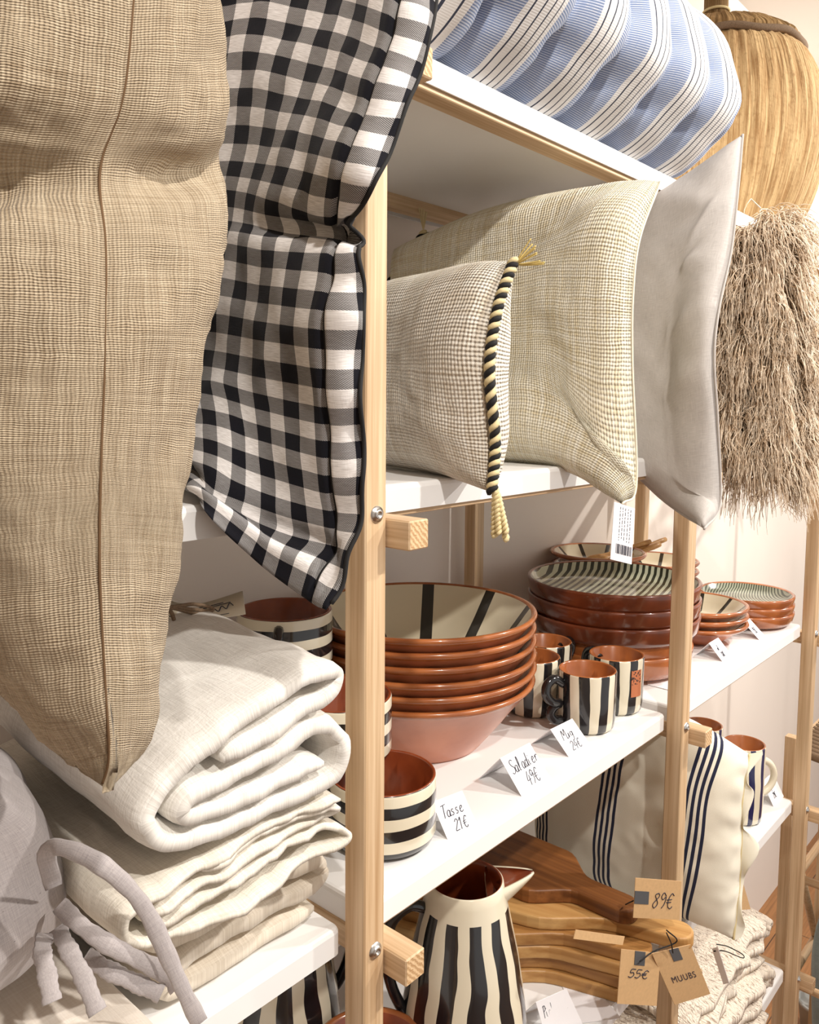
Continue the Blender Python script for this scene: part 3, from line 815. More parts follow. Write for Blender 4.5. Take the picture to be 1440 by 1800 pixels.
# ================================================================== FOLDED LINENS
def folded(name, path, th, y0, y1, mat, seed=0., nP=150, nY=26, lean=(0, 0), amp=.004, front_wave=.006, loc=None, thf=None):
    """cloth ribbon whose section (X,Z) follows a path, run back along Y"""
    P = crom(np.array(path, float), nP)
    T = np.gradient(P, axis=0); T /= np.linalg.norm(T, axis=1)[:, None] + 1e-9
    Nn = np.stack([-T[:, 1], T[:, 0]], 1)
    arc = np.concatenate([[0], np.cumsum(np.linalg.norm(np.diff(P, axis=0), axis=1))])
    V, UV, Fc = [], [], []
    ring = nP + 1
    thick = np.full(ring, th) * (1 if thf is None else thf(np.linspace(0, 1, ring)))
    for j in range(nY + 1):
        f = j / nY; y = y0 + (y1 - y0) * f
        rnd = [.50, .82, .96, 1][min(j, 3)] if j < 4 else ([.96, .7][j - nY + 1] if j > nY - 2 else 1)
        for side in (1, -1):
            for i in range(ring):
                e = min(1, .45 + min(i, nP - i) / 3)
                q = P[i] + Nn[i] * side * thick[i] / 2 * rnd * e
                w = fbm((P[i][0], y * .6, P[i][1]), 11, seed) * amp + fbm((P[i][0] * 1.6, y * .35, P[i][1] * 1.6), 38, seed + 9, 2) * amp * .55
                yy = y + (fbm((P[i][0] * .8, seed, P[i][1]), 14, seed + 4) * front_wave) * (1 - f)
                V.append((q[0] + lean[0] * f + w * .5, yy, q[1] + lean[1] * f + w)); UV.append((arc[i], y))
    def id(j, s, i): return (j * 2 + s) * ring + i
    for j in range(nY):
        for i in range(nP):
            Fc.append((id(j, 0, i), id(j, 0, i + 1), id(j + 1, 0, i + 1), id(j + 1, 0, i)))
            Fc.append((id(j, 1, i + 1), id(j, 1, i), id(j + 1, 1, i), id(j + 1, 1, i + 1)))
        for i in (0, nP):
            q = (id(j, 0, i), id(j + 1, 0, i), id(j + 1, 1, i), id(j, 1, i))
            Fc.append(q if i == 0 else q[::-1])
    for j in (0, nY):
        for i in range(nP):
            q = (id(j, 0, i + 1), id(j, 0, i), id(j, 1, i), id(j, 1, i + 1))
            Fc.append(q if j == 0 else q[::-1])
    return mesh(name, V, Fc, mat, uvs=UV)
def path_px(pts, Y): return [(atY(x, y, Y)[0], atY(x, y, Y)[2]) for x, y in pts]
p1 = [(392, 1338), (480, 1290), (560, 1245), (590, 1218), (596, 1194), (572, 1188), (480, 1232), (380, 1302), (300, 1380), (262, 1440), (285, 1480), (340, 1480), (450, 1437), (560, 1390), (598, 1355), (602, 1304), (570, 1285), (470, 1335), (380, 1385), (328, 1412), (324, 1438), (365, 1436), (470, 1390), (565, 1345)]
t = folded('blanket', path_px(p1, .553), .0225, .553, .87, white_linen, 3., lean=(.015, .012))
o = add_obj('linen_blanket', t); tag(o, 'white linen blanket in thick soft folds, topmost of the linen stack', 'blanket', 'folded linens on the near shelf')
p2 = [(600, 1398), (500, 1448), (380, 1515), (285, 1568), (226, 1608), (228, 1652), (290, 1648), (400, 1602), (520, 1538), (606, 1488), (614, 1462), (560, 1470), (440, 1538), (340, 1592), (292, 1618), (268, 1612), (300, 1588), (400, 1534), (520, 1472), (592, 1436), (600, 1422), (560, 1428), (450, 1484), (360, 1535)]
t = folded('blanket', path_px(p2, .553), .0100, .553, .92, cream_linen, 8., 220, 26, lean=(.01, .0), amp=.0045, front_wave=.014)
o = add_obj('linen_blanket', t); tag(o, 'cream linen blanket of many thin rolled layers below the white one', 'blanket', 'folded linens on the near shelf')
z0 = SH3 + .013
p3 = [(.55, z0), (.40, z0), (.372, z0 + .012), (.40, z0 + .026), (.545, z0 + .026), (.562, z0 + .038), (.54, z0 + .052), (.39, z0 + .050), (.36, z0 + .062), (.39, z0 + .074), (.53, z0 + .076)]
t = folded('blanket', p3, .024, .615, .93, natural_linen, 15., amp=.002, front_wave=.006)
o = add_obj('linen_blanket', t); tag(o, 'natural beige linen cloth lying flat at the bottom of the linen stack', 'blanket', 'folded linens on the near shelf')

# paper label with twine lying on the linen
lab = thing('paper_label', 'cream paper label with twine bow lying on the white linen blanket', 'label', tuple(atY(350, 1075, .80)))
def strip_px(name, top_px, bot_px, Y, mat, th=.0008):
    A = np.array([atY(*p, Y) for p in top_px]); B = np.array([atY(*p, Y - .03) for p in bot_px]); n = len(A)
    A = crom(A, 16); B = crom(B, 16); V = []; Fc = []
    for off in (0, th):
        for P in (A, B):
            V += [p + np.array([0, off, off]) for p in P]
    m = 17
    for i in range(16):
        Fc += [(i, i + 1, m + i + 1, m + i), (2 * m + i, 3 * m + i, 3 * m + i + 1, 2 * m + i + 1), (i, 2 * m + i, 2 * m + i + 1, i + 1), (m + i, m + i + 1, 3 * m + i + 1, 3 * m + i)]
    Fc += [(0, m, 3 * m, 2 * m), (16, 2 * m + 16, 3 * m + 16, m + 16)]
    return mesh(name, V, Fc, mat), A, B
me, A, B = strip_px('card', [(285, 1050), (320, 1062), (362, 1060), (427, 1040)], [(285, 1086), (325, 1091), (370, 1090), (432, 1080)], .81, m_plain('label_paper', srgb(224, 214, 192), .8))
kid('card', me, lab)
acs = Acc()
def on_strip(u, v):
    k = u * 16; i = min(int(k), 15); f = k - i
    a = A[i] * (1 - f) + A[i + 1] * f; b = B[i] * (1 - f) + B[i + 1] * f
    return a * (1 - v) + b * v + np.array([-.0003, -.0006, .0004])
for (u0, u1, v) in ((.55, .82, .22), (.62, .88, .30), (.5, .85, .82), (.1, .4, .88), (.45, .62, .93)):
    acs.tube([on_strip(u, v) for u in np.linspace(u0, u1, 6)], .0004, 4)
acs.tube([on_strip(.60 + .30 * q, .62 - .2 * q + .10 * math.sin(q * 26)) for q in np.linspace(0, 1, 60)], .0006, 4)
kid('print', acs.mesh('print', ink), lab)
acs = Acc()
for pts in ([(283, 1050), (300, 1066), (340, 1062), (372, 1068), (368, 1074), (330, 1070), (298, 1066)], [(282, 1066), (300, 1068), (340, 1078), (370, 1080)], [(294, 1066), (302, 1078), (306, 1090)], [(280, 1072), (292, 1064), (298, 1045), (288, 1040)]):
    acs.tube(crom([atY(*p, .772) for p in pts], 30), .0022, 6)
kid('twine_bow', acs.mesh('twine_bow', twine), lab)

# ---- ivory felt cushion and grey cushion with ties
zf = SH3 + .030
ctrl = []
for y in (.46, .53, .62, .72, .80):
    e = {.46: .012, .53: .002, .62: 0, .72: 0, .80: 0}[y]
    ctrl.append([(x, y + (.03 * ((x - .1) / .3) ** 2), zf + .003 - (e if x > .2 else e * .5)) for x in (-.12, .0, .1, .2, .28, .335)])
me, S, Fr = shell('pad', ctrl, felt_m, .030, .026, 50, 40, .004, 9, 50., 6)
o = add_obj('felt_cushion', me); tag(o, 'ivory felt seat pad under the grey tie cushion, overhanging the shelf', 'cushion')
Yg = .635
rc = [(-10, 1712), (55, 1694), (102, 1645), (110, 1585), (92, 1520), (58, 1445), (-10, 1400)]
RRc = [atY(*p, Yg) for p in rc]
ctrl = []
for k, p in enumerate(RRc):
    dx = [.0, .05, .09, .10, .09, .05, .0][k]
    back = [p + np.array([.02, .16, .0]), p + np.array([.025, .07, 0]), p, p + np.array([-.04 - dx * .2, -.035 + .01 * abs(k - 3), 0]), p + np.array([-.10 - dx * .4, -.05 + .014 * abs(k - 3), 0]), p + np.array([-.20, -.05 + .014 * abs(k - 3), 0])]
    ctrl.append(back)
me, S, Fr = shell('cover', ctrl, lilac_m, .0, .08, 50, 40, .003, 10, 60., 5, bdir=(.2, .9, 0))
tc = root_for('tie_cushion', 'grey marl cushion with long fabric ties, on the ivory felt pad', 'cushion', me, 'cover', (.2, Yg, zf + .03))
def tie(pts, wd=.0062):
    P = crom(np.array([atY(x, y, Y) for x, y, Y in pts]), 40)
    T = np.gradient(P, axis=0); T /= np.linalg.norm(T, axis=1)[:, None]
    view = P / np.linalg.norm(P, axis=1)[:, None]; Bn = np.cross(T, view); Bn /= np.linalg.norm(Bn, axis=1)[:, None]
    V, Fc = [], []; m = 10
    for i in range(41):
        w_ = wd * (1 + .08 * math.sin(i * .5) + .05 * math.sin(i * 1.7))
        for k in range(m):
            a = 2 * PI * k / m; V.append(P[i] + Bn[i] * math.cos(a) * w_ + view[i] * math.sin(a) * w_ * .45)
    for i in range(40):
        for k in range(m): Fc.append((i * m + k, i * m + (k + 1) % m, (i + 1) * m + (k + 1) % m, (i + 1) * m + k))
    Fc += [tuple(range(m)), tuple(40 * m + k for k in range(m))]
    uv = [(i // m * .01, (i % m) * .003) for i in range(41 * m)]
    kid('tie', mesh('tie', V, Fc, lilac_m, uvs=uv), tc)
tie([(95, 1560, .60), (82, 1500, .57), (110, 1490, .555), (170, 1515, .54), (225, 1560, .53), (262, 1610, .525), (295, 1680, .518), (322, 1740, .512), (352, 1800, .508)])
tie([(104, 1590, .60), (140, 1625, .57), (190, 1660, .545), (250, 1690, .535), (295, 1715, .53), (312, 1738, .527)])
tie([(80, 1640, .60), (74, 1670, .565), (82, 1710, .545), (92, 1762, .525)])
tie([(100, 1630, .60), (118, 1665, .565), (145, 1715, .54), (172, 1780, .515)])
tie([(150, 1680, .575), (190, 1705, .55), (240, 1728, .538), (284, 1748, .528)])

# ================================================================== CERAMICS
cup_h, cup_r = .085, .0675
hstripe = m_stripes_h('striped_glaze', .0282, -.0012, .5)
def cup_profile(r, h, wall=.0055, foot=.010):
    outer = [(.001, .001), (r - foot, .001), (r - .003, .006), (r, .014), (r, h - .004), (r - .001, h - .001)]
    inner = [(r - wall * .5, h), (r - wall, h - .002), (r - wall, .018), (r - wall - .012, .008), (.001, .007)]
    return outer + inner, [0, 0, 0, 0, 0, 1, 1, 1, 1, 1]
def black_handle(mat, r, h, parent, direction, size=.030, rad=.007, squash=1.0):
    pts = []
    for a in np.linspace(-.42 * PI, .42 * PI, 18):
        pts.append(((r - .002 + size * (math.cos(a) - math.cos(.42 * PI)) * 1.05), 0, h * .52 + h * .33 * squash * math.sin(a) / math.sin(.42 * PI)))
    me = tube('handle', pts, rad, mat, 10)
    o = add_obj('handle', me, parent); o.rotation_euler = (0, 0, direction); return o
black_glaze = m_plain('black_glaze', (.012, .011, .012), .15, coat=.7)
pr, mi = cup_profile(cup_r, cup_h)
cup_me = lathe('cup_body', pr, [hstripe, terra_in], 72, mi)
IMG_L = math.atan2(.75, -.66)        # direction towards the left of the photo
IMG_R = IMG_L + PI
cups = [((.7217, .6785, SH3), 2.1, 'wide black and cream striped cup in front, beside its own price card'),
        ((.7164, .7506, SH3 + cup_h), 2.6, 'wide striped cup balanced on the front cup and the one behind'),
        ((.712, .823, SH3), 1.9, 'wide striped cup on the shelf, second from the shelf front'),
        ((.728, .8905, SH3 + cup_h), 2.0, 'wide striped cup in the middle tier, nearer to the wall'),
        ((.728, .966, SH3), 2.4, 'wide striped cup on the shelf, third back, close to the wall'),
        ((.735, .8835, SH3 + 2 * cup_h), 3.9, 'wide striped cup with black handle on top of the cup pyramid')]
for loc, hd, lb in cups:
    c = thing('striped_cup', lb, 'cup', loc, 0, 'wide striped cups')
    add_obj('cup_body', cup_me, c); black_handle(black_glaze, cup_r, cup_h, c, hd)

# salad bowls
bx, by = .982, .839
rr, rh = .184, .113
bowl_in = m_radial('spoked_glaze', 9, .021, phase=.41)
def bowl_mesh(name, r, h, rb, mats, wall=.006, lipr=.0045):
    prof = [(.001, .004), (rb - .01, .004), (rb, .0), (rb + .004, .004), (rb + (r - rb) * .45, h * .42), (rb + (r - rb) * .62, h * .60), (r - .006, h - .012), (r - .001, h - .008), (r + .001, h - .004), (r - .001, h - .0005), (r - .005, h), (r - .009, h - .003), (rb + (r - rb) * .55, h * .60), (rb + (r - rb) * .2, h * .26), (rb * .6, .016), (.001, .014)]
    mi = [2, 2, 2, 2, 2, 2, 1, 1, 1, 1, 1, 3, 3, 3, 3]
    return lathe(name, prof, mats, 96, mi)
bowl_top = bowl_mesh('bowl', rr, rh, .097, [terra, terra, terra_raw, bowl_in])
bowl_bot = bowl_top
names = ['bottom one, its bare pale terracotta side showing', 'second from the bottom', 'third from the bottom', 'fourth from the bottom', 'fifth from the bottom', 'topmost, showing the cream inside with black spokes']
for k in range(6):
    o = add_obj('salad_bowl', bowl_bot if k == 0 else bowl_top); o.location = (bx + .0015 * math.sin(k * 2.3), by + .0015 * math.cos(k * 1.7), SH3 + k * .0213)
    o.rotation_euler = (0, 0, [0, .3, .9, .5, .2, .0][k])
    tag(o, 'glazed terracotta salad bowl, ' + names[k], 'bowl', 'stack of terracotta salad bowls')

# mugs
mug_h, mug_r = .101, .0490
vstripe = m_stripes_v('mug_stripes', 9, phase=.15)
def mug_mesh(mat, r=mug_r, h=mug_h):
    outer = [(.001, .001), (r - .008, .001), (r - .003, .006), (r - .001, .02), (r, h - .004), (r - .001, h - .001)]
    inner = [(r - .0025, h), (r - .005, h - .002), (r - .006, .02), (r - .015, .009), (.001, .008)]
    return lathe('mug_body', outer + inner, [mat, terra], 64, [0, 0, 0, 0, 0, 1, 1, 1, 1, 1])
mug_me = mug_mesh(vstripe)
mugs = [((1.2115, .6645, SH3), IMG_L + .35, 'black and cream striped mug with black handle, closest to the shelf edge'),
        ((1.322, .668, SH3), 1.2, 'striped mug with small terracotta sticker, next to the post'),
        ((1.305, .805, SH3), IMG_R + .7, 'striped mug half hidden behind the front two mugs'),
        ((1.210, .773, SH3), 2.0, 'striped mug tucked between salad bowls and the other mugs')]
for loc, hd, lb in mugs:
    c = thing('mug', lb, 'mug', loc, 0, 'black striped mugs'); add_obj('mug_body', mug_me, c)
    r_, h_ = mug_r, mug_h
    hp = [(r_ - .004, 0, .78 * h_), (r_ + .014, 0, .88 * h_), (r_ + .029, .002, .80 * h_), (r_ + .031, .003, .64 * h_), (r_ + .018, .002, .50 * h_), (r_ + .004, 0, .46 * h_), (r_ + .012, -.003, .40 * h_), (r_ + .019, -.003, .29 * h_), (r_ + .012, 0, .18 * h_), (r_ - .003, 0, .17 * h_)]
    o = add_obj('handle', tube('handle', crom(hp, 40), .0080, black_glaze, 10), c); o.rotation_euler = (0, 0, hd)
# sticker on the second mug
def sticker(parent, r, ang, half, z0, z1, mat, n=8):
    V, Fc = [], []
    for i in range(n + 1):
        a = ang - half + 2 * half * i / n
        for z in (z0, z1):
            for q in (r + .0004, r + .0009): V.append((q * math.cos(a), q * math.sin(a), z))
    for i in range(n):
        b = i * 4; Fc += [(b + 1, b + 5, b + 7, b + 3), (b, b + 2, b + 6, b + 4), (b + 2, b + 3, b + 7, b + 6), (b, b + 4, b + 5, b + 1)]
    Fc += [(0, 1, 3, 2), (n * 4, n * 4 + 2, n * 4 + 3, n * 4 + 1)]
    return add_obj('sticker', mesh('sticker', V, Fc, mat, False), parent)
c2 = [o for o in C.objects if o.get('label', '').startswith('striped mug with small')][0]
m_st = NT('sticker_print'); _v, _x, _y, _z = m_st.obj()
_n = m_st.n('TexVoronoi', {'Vector': _v, 'Scale': 230}, out=0)
_k = m_st.math('MULTIPLY', m_st.math('LESS_THAN', _n, .36), m_st.math('GREATER_THAN', _z, .058))
m_st = m_st.done(m_st.mix(_k, srgb(186, 112, 74), (.03, .02, .02)), .6)
sticker(c2, mug_r, math.radians(-107), .24, .036, .083, m_st)

# big plates with green lines
pl_lines = m_lines('lined_glaze', .0140, 1.78)
def plate_mesh(r, h, rb, inm, outm, rim=None):
    prof = [(.001, .003), (rb - .008, .003), (rb, 0), (rb + .006, .004), (r - .010, h * .20), (r - .004, h * .42), (r, h - .006), (r, h - .002), (r - .003, h), (r - .008, h - .003), (r - .014, h * .62), (r - .04, h * .40), (rb * .6, h * .30), (.001, h * .28)]
    mi = [1, 1, 1, 1, 1, 1, 2, 2, 2, 0, 0, 0, 0]
    return lathe('plate', prof, [inm, outm, rim or terra], 96, mi)
pm = plate_mesh(.178, .050, .125, pl_lines, terra_dark, terra_dark)
pm2 = plate_mesh(.165, .055, .105, pl_lines, terra)
nm = ['bottom one', 'second from the bottom', 'third from the bottom', 'fourth from the bottom', 'topmost, patterned with fine green lines']
zz = SH3
for k in range(5):
    o = add_obj('serving_plate', pm2 if k < 2 else pm); o.location = (1.556 + .002 * math.sin(k * 3), .799, zz); zz += (.034 if k < 2 else .0335)
    tag(o, 'large round brown serving plate, ' + nm[k], 'plate', 'stack of large serving plates')
PLT = zz - .0335 + .050
# small bowls and small plates in the next bay
small_in = m_radial('small_spokes', 9, .010, phase=.1)
sbm = bowl_mesh('small_bowl', .1155, .050, .055, [terra, terra, terra_raw, small_in])
sbb = sbm
for k in range(3):
    o = add_obj('small_bowl', sbb if k == 0 else sbm); o.location = (1.845, .735, SH3 + k * .0195)
    tag(o, 'small brown bowl with cream spoked inside, ' + ['bottom of its stack', 'middle of its stack', 'top of its stack'][k], 'bowl', 'stack of small spoked bowls')
arc_in = m_lines('arc_lines', .0072, 2.3, dark=srgb(74, 82, 68), light=srgb(168, 172, 152), arc=4.0)
spm = plate_mesh(.1135, .036, .075, arc_in, terra)
for k in range(3):
    o = add_obj('small_plate', spm); o.location = (2.09, .705, SH3 + k * .0205 + .0)
    tag(o, 'small terracotta plate with green arcs, ' + ['bottom of its stack', 'middle of its stack', 'top of its stack'][k], 'plate', 'stack of small green plates')
# bowls behind the plates, with wooden spoons
for k in range(5):
    o = add_obj('small_bowl', sbm); o.location = (1.80, .967, SH3 + k * .034)
    tag(o, 'small spoked bowl in the stack by the wall behind the large plates, %s' % ['bottom one', 'second up', 'third up', 'fourth up', 'topmost holding spoons'][k], 'bowl', 'bowls behind the large plates')
for k in range(4):
    o = add_obj('small_bowl', sbm); o.location = (2.10, .955, SH3 + k * .025)
    tag(o, 'small spoked bowl stacked by the wall behind the green plates, %s' % ['bottom one', 'second up', 'third up', 'topmost'][k], 'bowl', 'bowls by the wall')
SPZ = SH3 + 4 * .034
for k, (b, lb) in enumerate((((1143, 952), 'wooden spoon leaning out of the bowl by the wall, short handle showing'), ((1150, 962), 'wooden spoon in the wall bowl, lowest of the four'), ((1170, 948), 'wooden spoon in the wall bowl with the longest handle showing'), ((1160, 957), 'wooden spoon in the wall bowl between its neighbours'))):
    q = atY(*b, .905 - .006 * k); p = np.array([1.77 + .022 * k, .985 - .020 * k, SPZ + .024])
    d = (p - q); L = np.linalg.norm(d); d /= L
    pts = [q + d * s_ for s_ in np.linspace(0, L, 12)]
    rad = [.0060, .0066, .0062, .0058, .0056, .0054, .0054, .0054, .006, .009, .011, .006]
    o = add_obj('wooden_spoon', tube('wooden_spoon', pts, rad, acacia_l, 10))
    tag(o, lb, 'spoon', 'wooden spoons in the bowl')

# pitchers and a bowl on the lower shelf
pit_m = m_stripes_v('pitcher_stripes', 12, zmax=.266, phase=.32, duty=.52)
def pitcher(loc, rot, lb):
    prof = [(.001, .002), (.080, .002), (.092, .008), (.097, .05), (.091, .12), (.080, .19), (.067, .25), (.059, .285), (.0565, .300), (.0545, .3015), (.052, .300), (.053, .28), (.06, .24), (.076, .12), (.078, .02), (.001, .01)]
    mi = [0] * 9 + [1] * 6
    prof = [(r, z) for r, z in prof]
    me = lathe('jug_body', prof, [pit_m, terra_in], 80, mi)
    c = thing('pitcher', lb, 'pitcher', loc, rot, 'striped pitchers'); add_obj('jug_body', me, c)
    # pulled spout: open trough along local +x
    V, Fc = [], []; n = 12; m = 9
    for layer in (0, 1):
        for i in range(n + 1):
            f = i / n; x = .040 + .066 * f; hw = .031 * (1 - f) ** .8 + .0045; dp = .050 * (1 - f) + .006
            for k in range(m):
                a = PI * (k / (m - 1)) + PI
                off = .0042 * layer
                V.append((x, (hw - off) * math.cos(a), .296 + .004 * f + (dp - off) * math.sin(a) * .95))
    L0 = (n + 1) * m
    for i in range(n):
        for k in range(m - 1):
            Fc.append((i * m + k, i * m + k + 1, (i + 1) * m + k + 1, (i + 1) * m + k))
            Fc.append((L0 + i * m + k + 1, L0 + i * m + k, L0 + (i + 1) * m + k, L0 + (i + 1) * m + k + 1))
        for k in (0, m - 1): Fc.append((i * m + k, (i + 1) * m + k, L0 + (i + 1) * m + k, L0 + i * m + k))
    for k in range(m - 1): Fc.append((n * m + k, n * m + k + 1, L0 + n * m + k + 1, L0 + n * m + k))
    mi = []
    me = mesh('spout', V, Fc, [m_plain('cream_glaze', CREAM_G, .2, coat=.6), terra_in])
    for p in me.polygons: p.material_index = 1 if min(p.vertices) >= L0 else 0
    add_obj('spout', me, c)
    pts = [(-.060, 0, .262), (-.085, 0, .268), (-.112, 0, .245), (-.120, 0, .20), (-.112, 0, .15), (-.095, 0, .11), (-.079, 0, .095)]
    add_obj('handle', tube('handle', crom(pts, 24), .0085, black_glaze, 10), c)
pitcher((.926, .7005, SH4), math.atan2(-.60, .80), 'black and cream striped pitcher with pulled spout beside the wooden boards')
pitcher((.745, .918, SH4), 2.6, 'striped pitcher standing behind, half hidden by the oak post')
o = add_obj('terracotta_bowl', bowl_mesh('bowl', .085, .115, .055, [terra, terra, terra_raw, terra_in])); o.location = (.757, .732, SH4)
tag(o, 'plain terracotta bowl in front of the striped pitchers on the lower shelf', 'bowl')

# blue striped mugs
bl_m = m_stripes_v('blue_stripes', 10, dark=srgb(30, 33, 78), duty=.42)
cream_gl = m_plain('cream_handle', srgb(232, 222, 198), .2, coat=.5)
mh = .190
for loc, lb in (((1.975, .655, SH4), 'tall cream pitcher mug with navy stripes beside the price card'), ((2.02, .775, SH4), 'cream mug with navy stripes standing further back')):
    c = thing('blue_striped_mug', lb, 'mug', loc, 0, 'navy striped mugs')
    add_obj('mug_body', mug_mesh(bl_m, .049, mh), c)
    black_handle(cream_gl, .049, mh, c, IMG_R + .25, .052, .0085, .72)

# ================================================================== WRITING
G = {  # stroke letters in a unit box
 'S': [[(.5, .9), (.3, 1), (.1, .85), (.2, .6), (.45, .4), (.45, .15), (.2, 0), (.0, .12)]],
 'a': [[(.38, .42), (.2, .5), (.05, .3), (.1, .05), (.28, .05), (.4, .45), (.38, .05), (.48, .05)]],
 'l': [[(.1, .05), (.22, .6), (.2, 1), (.1, .9), (.12, .1), (.25, .03)]],
 'd': [[(.34, .42), (.15, .5), (.03, .25), (.15, .02), (.32, .2), (.42, 1), (.38, .1), (.48, .04)]],
 'i': [[(.08, .45), (.1, .1), (.2, .05)], [(.13, .68), (.15, .72)]],
 'e': [[(.05, .25), (.3, .35), (.25, .5), (.08, .4), (.06, .1), (.25, .02), (.4, .12)]],
 'r': [[(.05, .48), (.1, .05)], [(.1, .3), (.22, .5), (.38, .45)]],
 's': [[(.3, .45), (.12, .48), (.1, .32), (.28, .2), (.22, .04), (.04, .06)]],
 'T': [[(.0, .95), (.55, 1)], [(.28, .98), (.2, .0)]],
 'P': [[(.15, .0), (.2, .98)], [(.1, .9), (.45, .95), (.5, .65), (.2, .5)]],
 'c': [[(.34, .42), (.15, .5), (.03, .25), (.12, .03), (.34, .08)]],
 'h': [[(.08, .0), (.15, 1)], [(.1, .3), (.28, .5), (.34, .3), (.34, .02)]],
 't': [[(.2, .85), (.14, .1), (.3, .03)], [(.02, .55), (.36, .58)]],
 'M': [[(.0, .0), (.1, .95), (.28, .4), (.48, 1), (.55, .0)]],
 'o': [[(.2, .5), (.04, .3), (.12, .04), (.32, .08), (.36, .35), (.2, .5)]],
 'y': [[(.04, .48), (.1, .15), (.3, .15)], [(.36, .5), (.28, -.2), (.08, -.35)]],
 'u': [[(.04, .48), (.06, .1), (.25, .06), (.34, .48), (.36, .06)]], 'g': [[(.34, .42), (.12, .48), (.06, .2), (.28, .15), (.36, .48), (.3, -.25), (.08, -.3)]],
 '4': [[(.25, 1), (.02, .4), (.45, .42)], [(.34, .7), (.26, .0)]], '9': [[(.4, .8), (.2, 1), (.06, .75), (.2, .55), (.4, .75), (.36, .3), (.2, .0)]],
 '2': [[(.04, .8), (.22, 1), (.4, .8), (.2, .4), (.02, .05), (.45, .05)]], '1': [[(.05, .75), (.22, 1), (.18, .0)]],
 '5': [[(.42, 1), (.12, .98), (.08, .58), (.32, .6), (.4, .3), (.22, .02), (.02, .1)]], '7': [[(.02, .98), (.42, 1), (.15, .0)]],
 '8': [[(.3, .95), (.08, .8), (.35, .3), (.15, .0), (.02, .25), (.38, .75), (.3, .95)]], '0': [[(.22, 1), (.04, .6), (.12, .05), (.34, .1), (.4, .7), (.22, 1)]],
 '€': [[(.48, .85), (.3, .98), (.12, .6), (.15, .15), (.36, .0), (.48, .15)], [(.0, .55), (.36, .6)], [(.0, .38), (.34, .42)]],
 'L': [[(.1, 1), (.06, .03), (.42, .05)]], ' ': []}
def writing(name, lines, fn, parent, rad=.00055, mat=None):
    """lines: (text, u0, v0, height); fn maps card (u,v) to 3D"""
    ac = Acc()
    for txt, u0, v0, h, asp in lines:
        u = u0
        for ch in txt:
            for st in G.get(ch, []):
                P = crom(np.array(st), max(6, len(st) * 4)) if len(st) > 2 else np.array(st)
                ac.tube([fn(u + (x + .18 * y) * h * asp, v0 + y * h) for x, y in P], rad, 4)
            u += .5 * h * asp
    if not ac.V: return
    return kid(name, ac.mesh(name, mat or ink), parent)
def thin_quad(name, q, mat, th=.0006):
    """slab with corners q = TL, TR, BR, BL"""
    q = [np.asarray(p, float) for p in q]
    n = np.cross(q[1] - q[0], q[3] - q[0]); n /= np.linalg.norm(n)
    V = [p + n * th / 2 for p in q] + [p - n * th / 2 for p in q]
    Fc = [(0, 1, 2, 3), (7, 6, 5, 4), (0, 4, 5, 1), (1, 5, 6, 2), (2, 6, 7, 3), (3, 7, 4, 0)]
    return mesh(name, V, Fc, mat, False), n
def quad_fn(q, n, lift):
    q = [np.asarray(p, float) for p in q]
    if np.dot(n, q[0]) > 0: n = -n
    return lambda u, v: (q[3] * (1 - u) + q[2] * u) * (1 - v) + (q[0] * (1 - u) + q[1] * u) * v + n * lift
def tent_card(lb, fl, fr, depth, h, z, lines, w=None):
    """folded card: front bottom corners on the shelf, ridge above the middle"""
    fl = np.array([fl[0], fl[1], z]); fr = np.array([fr[0], fr[1], z])
    ax = fr - fl; ax /= np.linalg.norm(ax); back = np.array([-ax[1], ax[0], 0.])
    rl, rr_ = fl + back * depth * .5 + np.array([0, 0, h]), fr + back * depth * .5 + np.array([0, 0, h])
    bl_, br_ = fl + back * depth, fr + back * depth
    t = thing('price_card', lb, 'price card', tuple((fl + br_) / 2), 0, 'white tent price cards')
    me, n = thin_quad('front_panel', [rl, rr_, fr, fl], paper); kid('front_panel', me, t)
    me2, _ = thin_quad('back_panel', [rl, rr_, br_, bl_], paper); kid('back_panel', me2, t)
    writing('handwriting', lines, quad_fn([rl, rr_, fr, fl], n, .0007), t)
    return t
def card_px(lb, pfl, pfr, depth, h, z, lines): return tent_card(lb, atZ(*pfl, z)[:2], atZ(*pfr, z)[:2], depth, h, z, lines)
card_px('white tent card reading Saladier 49 in front of the salad bowls', (917, 1400), (968, 1369), .076, .043, SH3, [('Saladier', .10, .52, .34, .66), ('49€', .36, .10, .34, .72)])
card_px('white tent card reading Tasse 21 beside the front striped cup', (787, 1476), (840, 1453), .062, .036, SH3, [('Tasse', .12, .50, .34, .82), ('21€', .34, .10, .30, .9)])
card_px('white tent card beside the front mug', (1000, 1331), (1038, 1310), .070, .034, SH3, [('Mug', .2, .50, .34, .95), ('24€', .30, .10, .30, .9)])
card_px('small white tent card below the small spoked bowls', (1270, 1163), (1286, 1152), .060, .034, SH3, [('Bol', .2, .5, .26, .6), ('18€', .3, .14, .26, .6)])
card_px('small white tent card below the small green plates', (1335, 1125), (1345, 1118), .075, .036, SH3, [('15€', .25, .3, .3, .6)])
card_px('small white tent card beside the navy striped mugs', (1360, 1418), (1378, 1400), .06, .055, SH4, [('Mug', .2, .55, .22, .6), ('29€', .3, .2, .22, .6)])
pq = [atY(942, 1762, .640), atY(996, 1738, .615), atY(1004, 1800, .600), atY(955, 1850, .625)]
pq[2] = atZ(1030, 1812, SH4 + .001); pq[3] = atZ(965, 1842, SH4 + .001)
t = thing('price_card', 'white card reading Pichet in front of the striped pitcher', 'price card', tuple(pq[3]), 0, 'white tent price cards')
me, n = thin_quad('front_panel', pq, paper); kid('front_panel', me, t)
writing('handwriting', [('Pichet gL', .10, .62, .26, .62), ('72€', .35, .26, .26, .8)], quad_fn(pq, n, .0007), t)
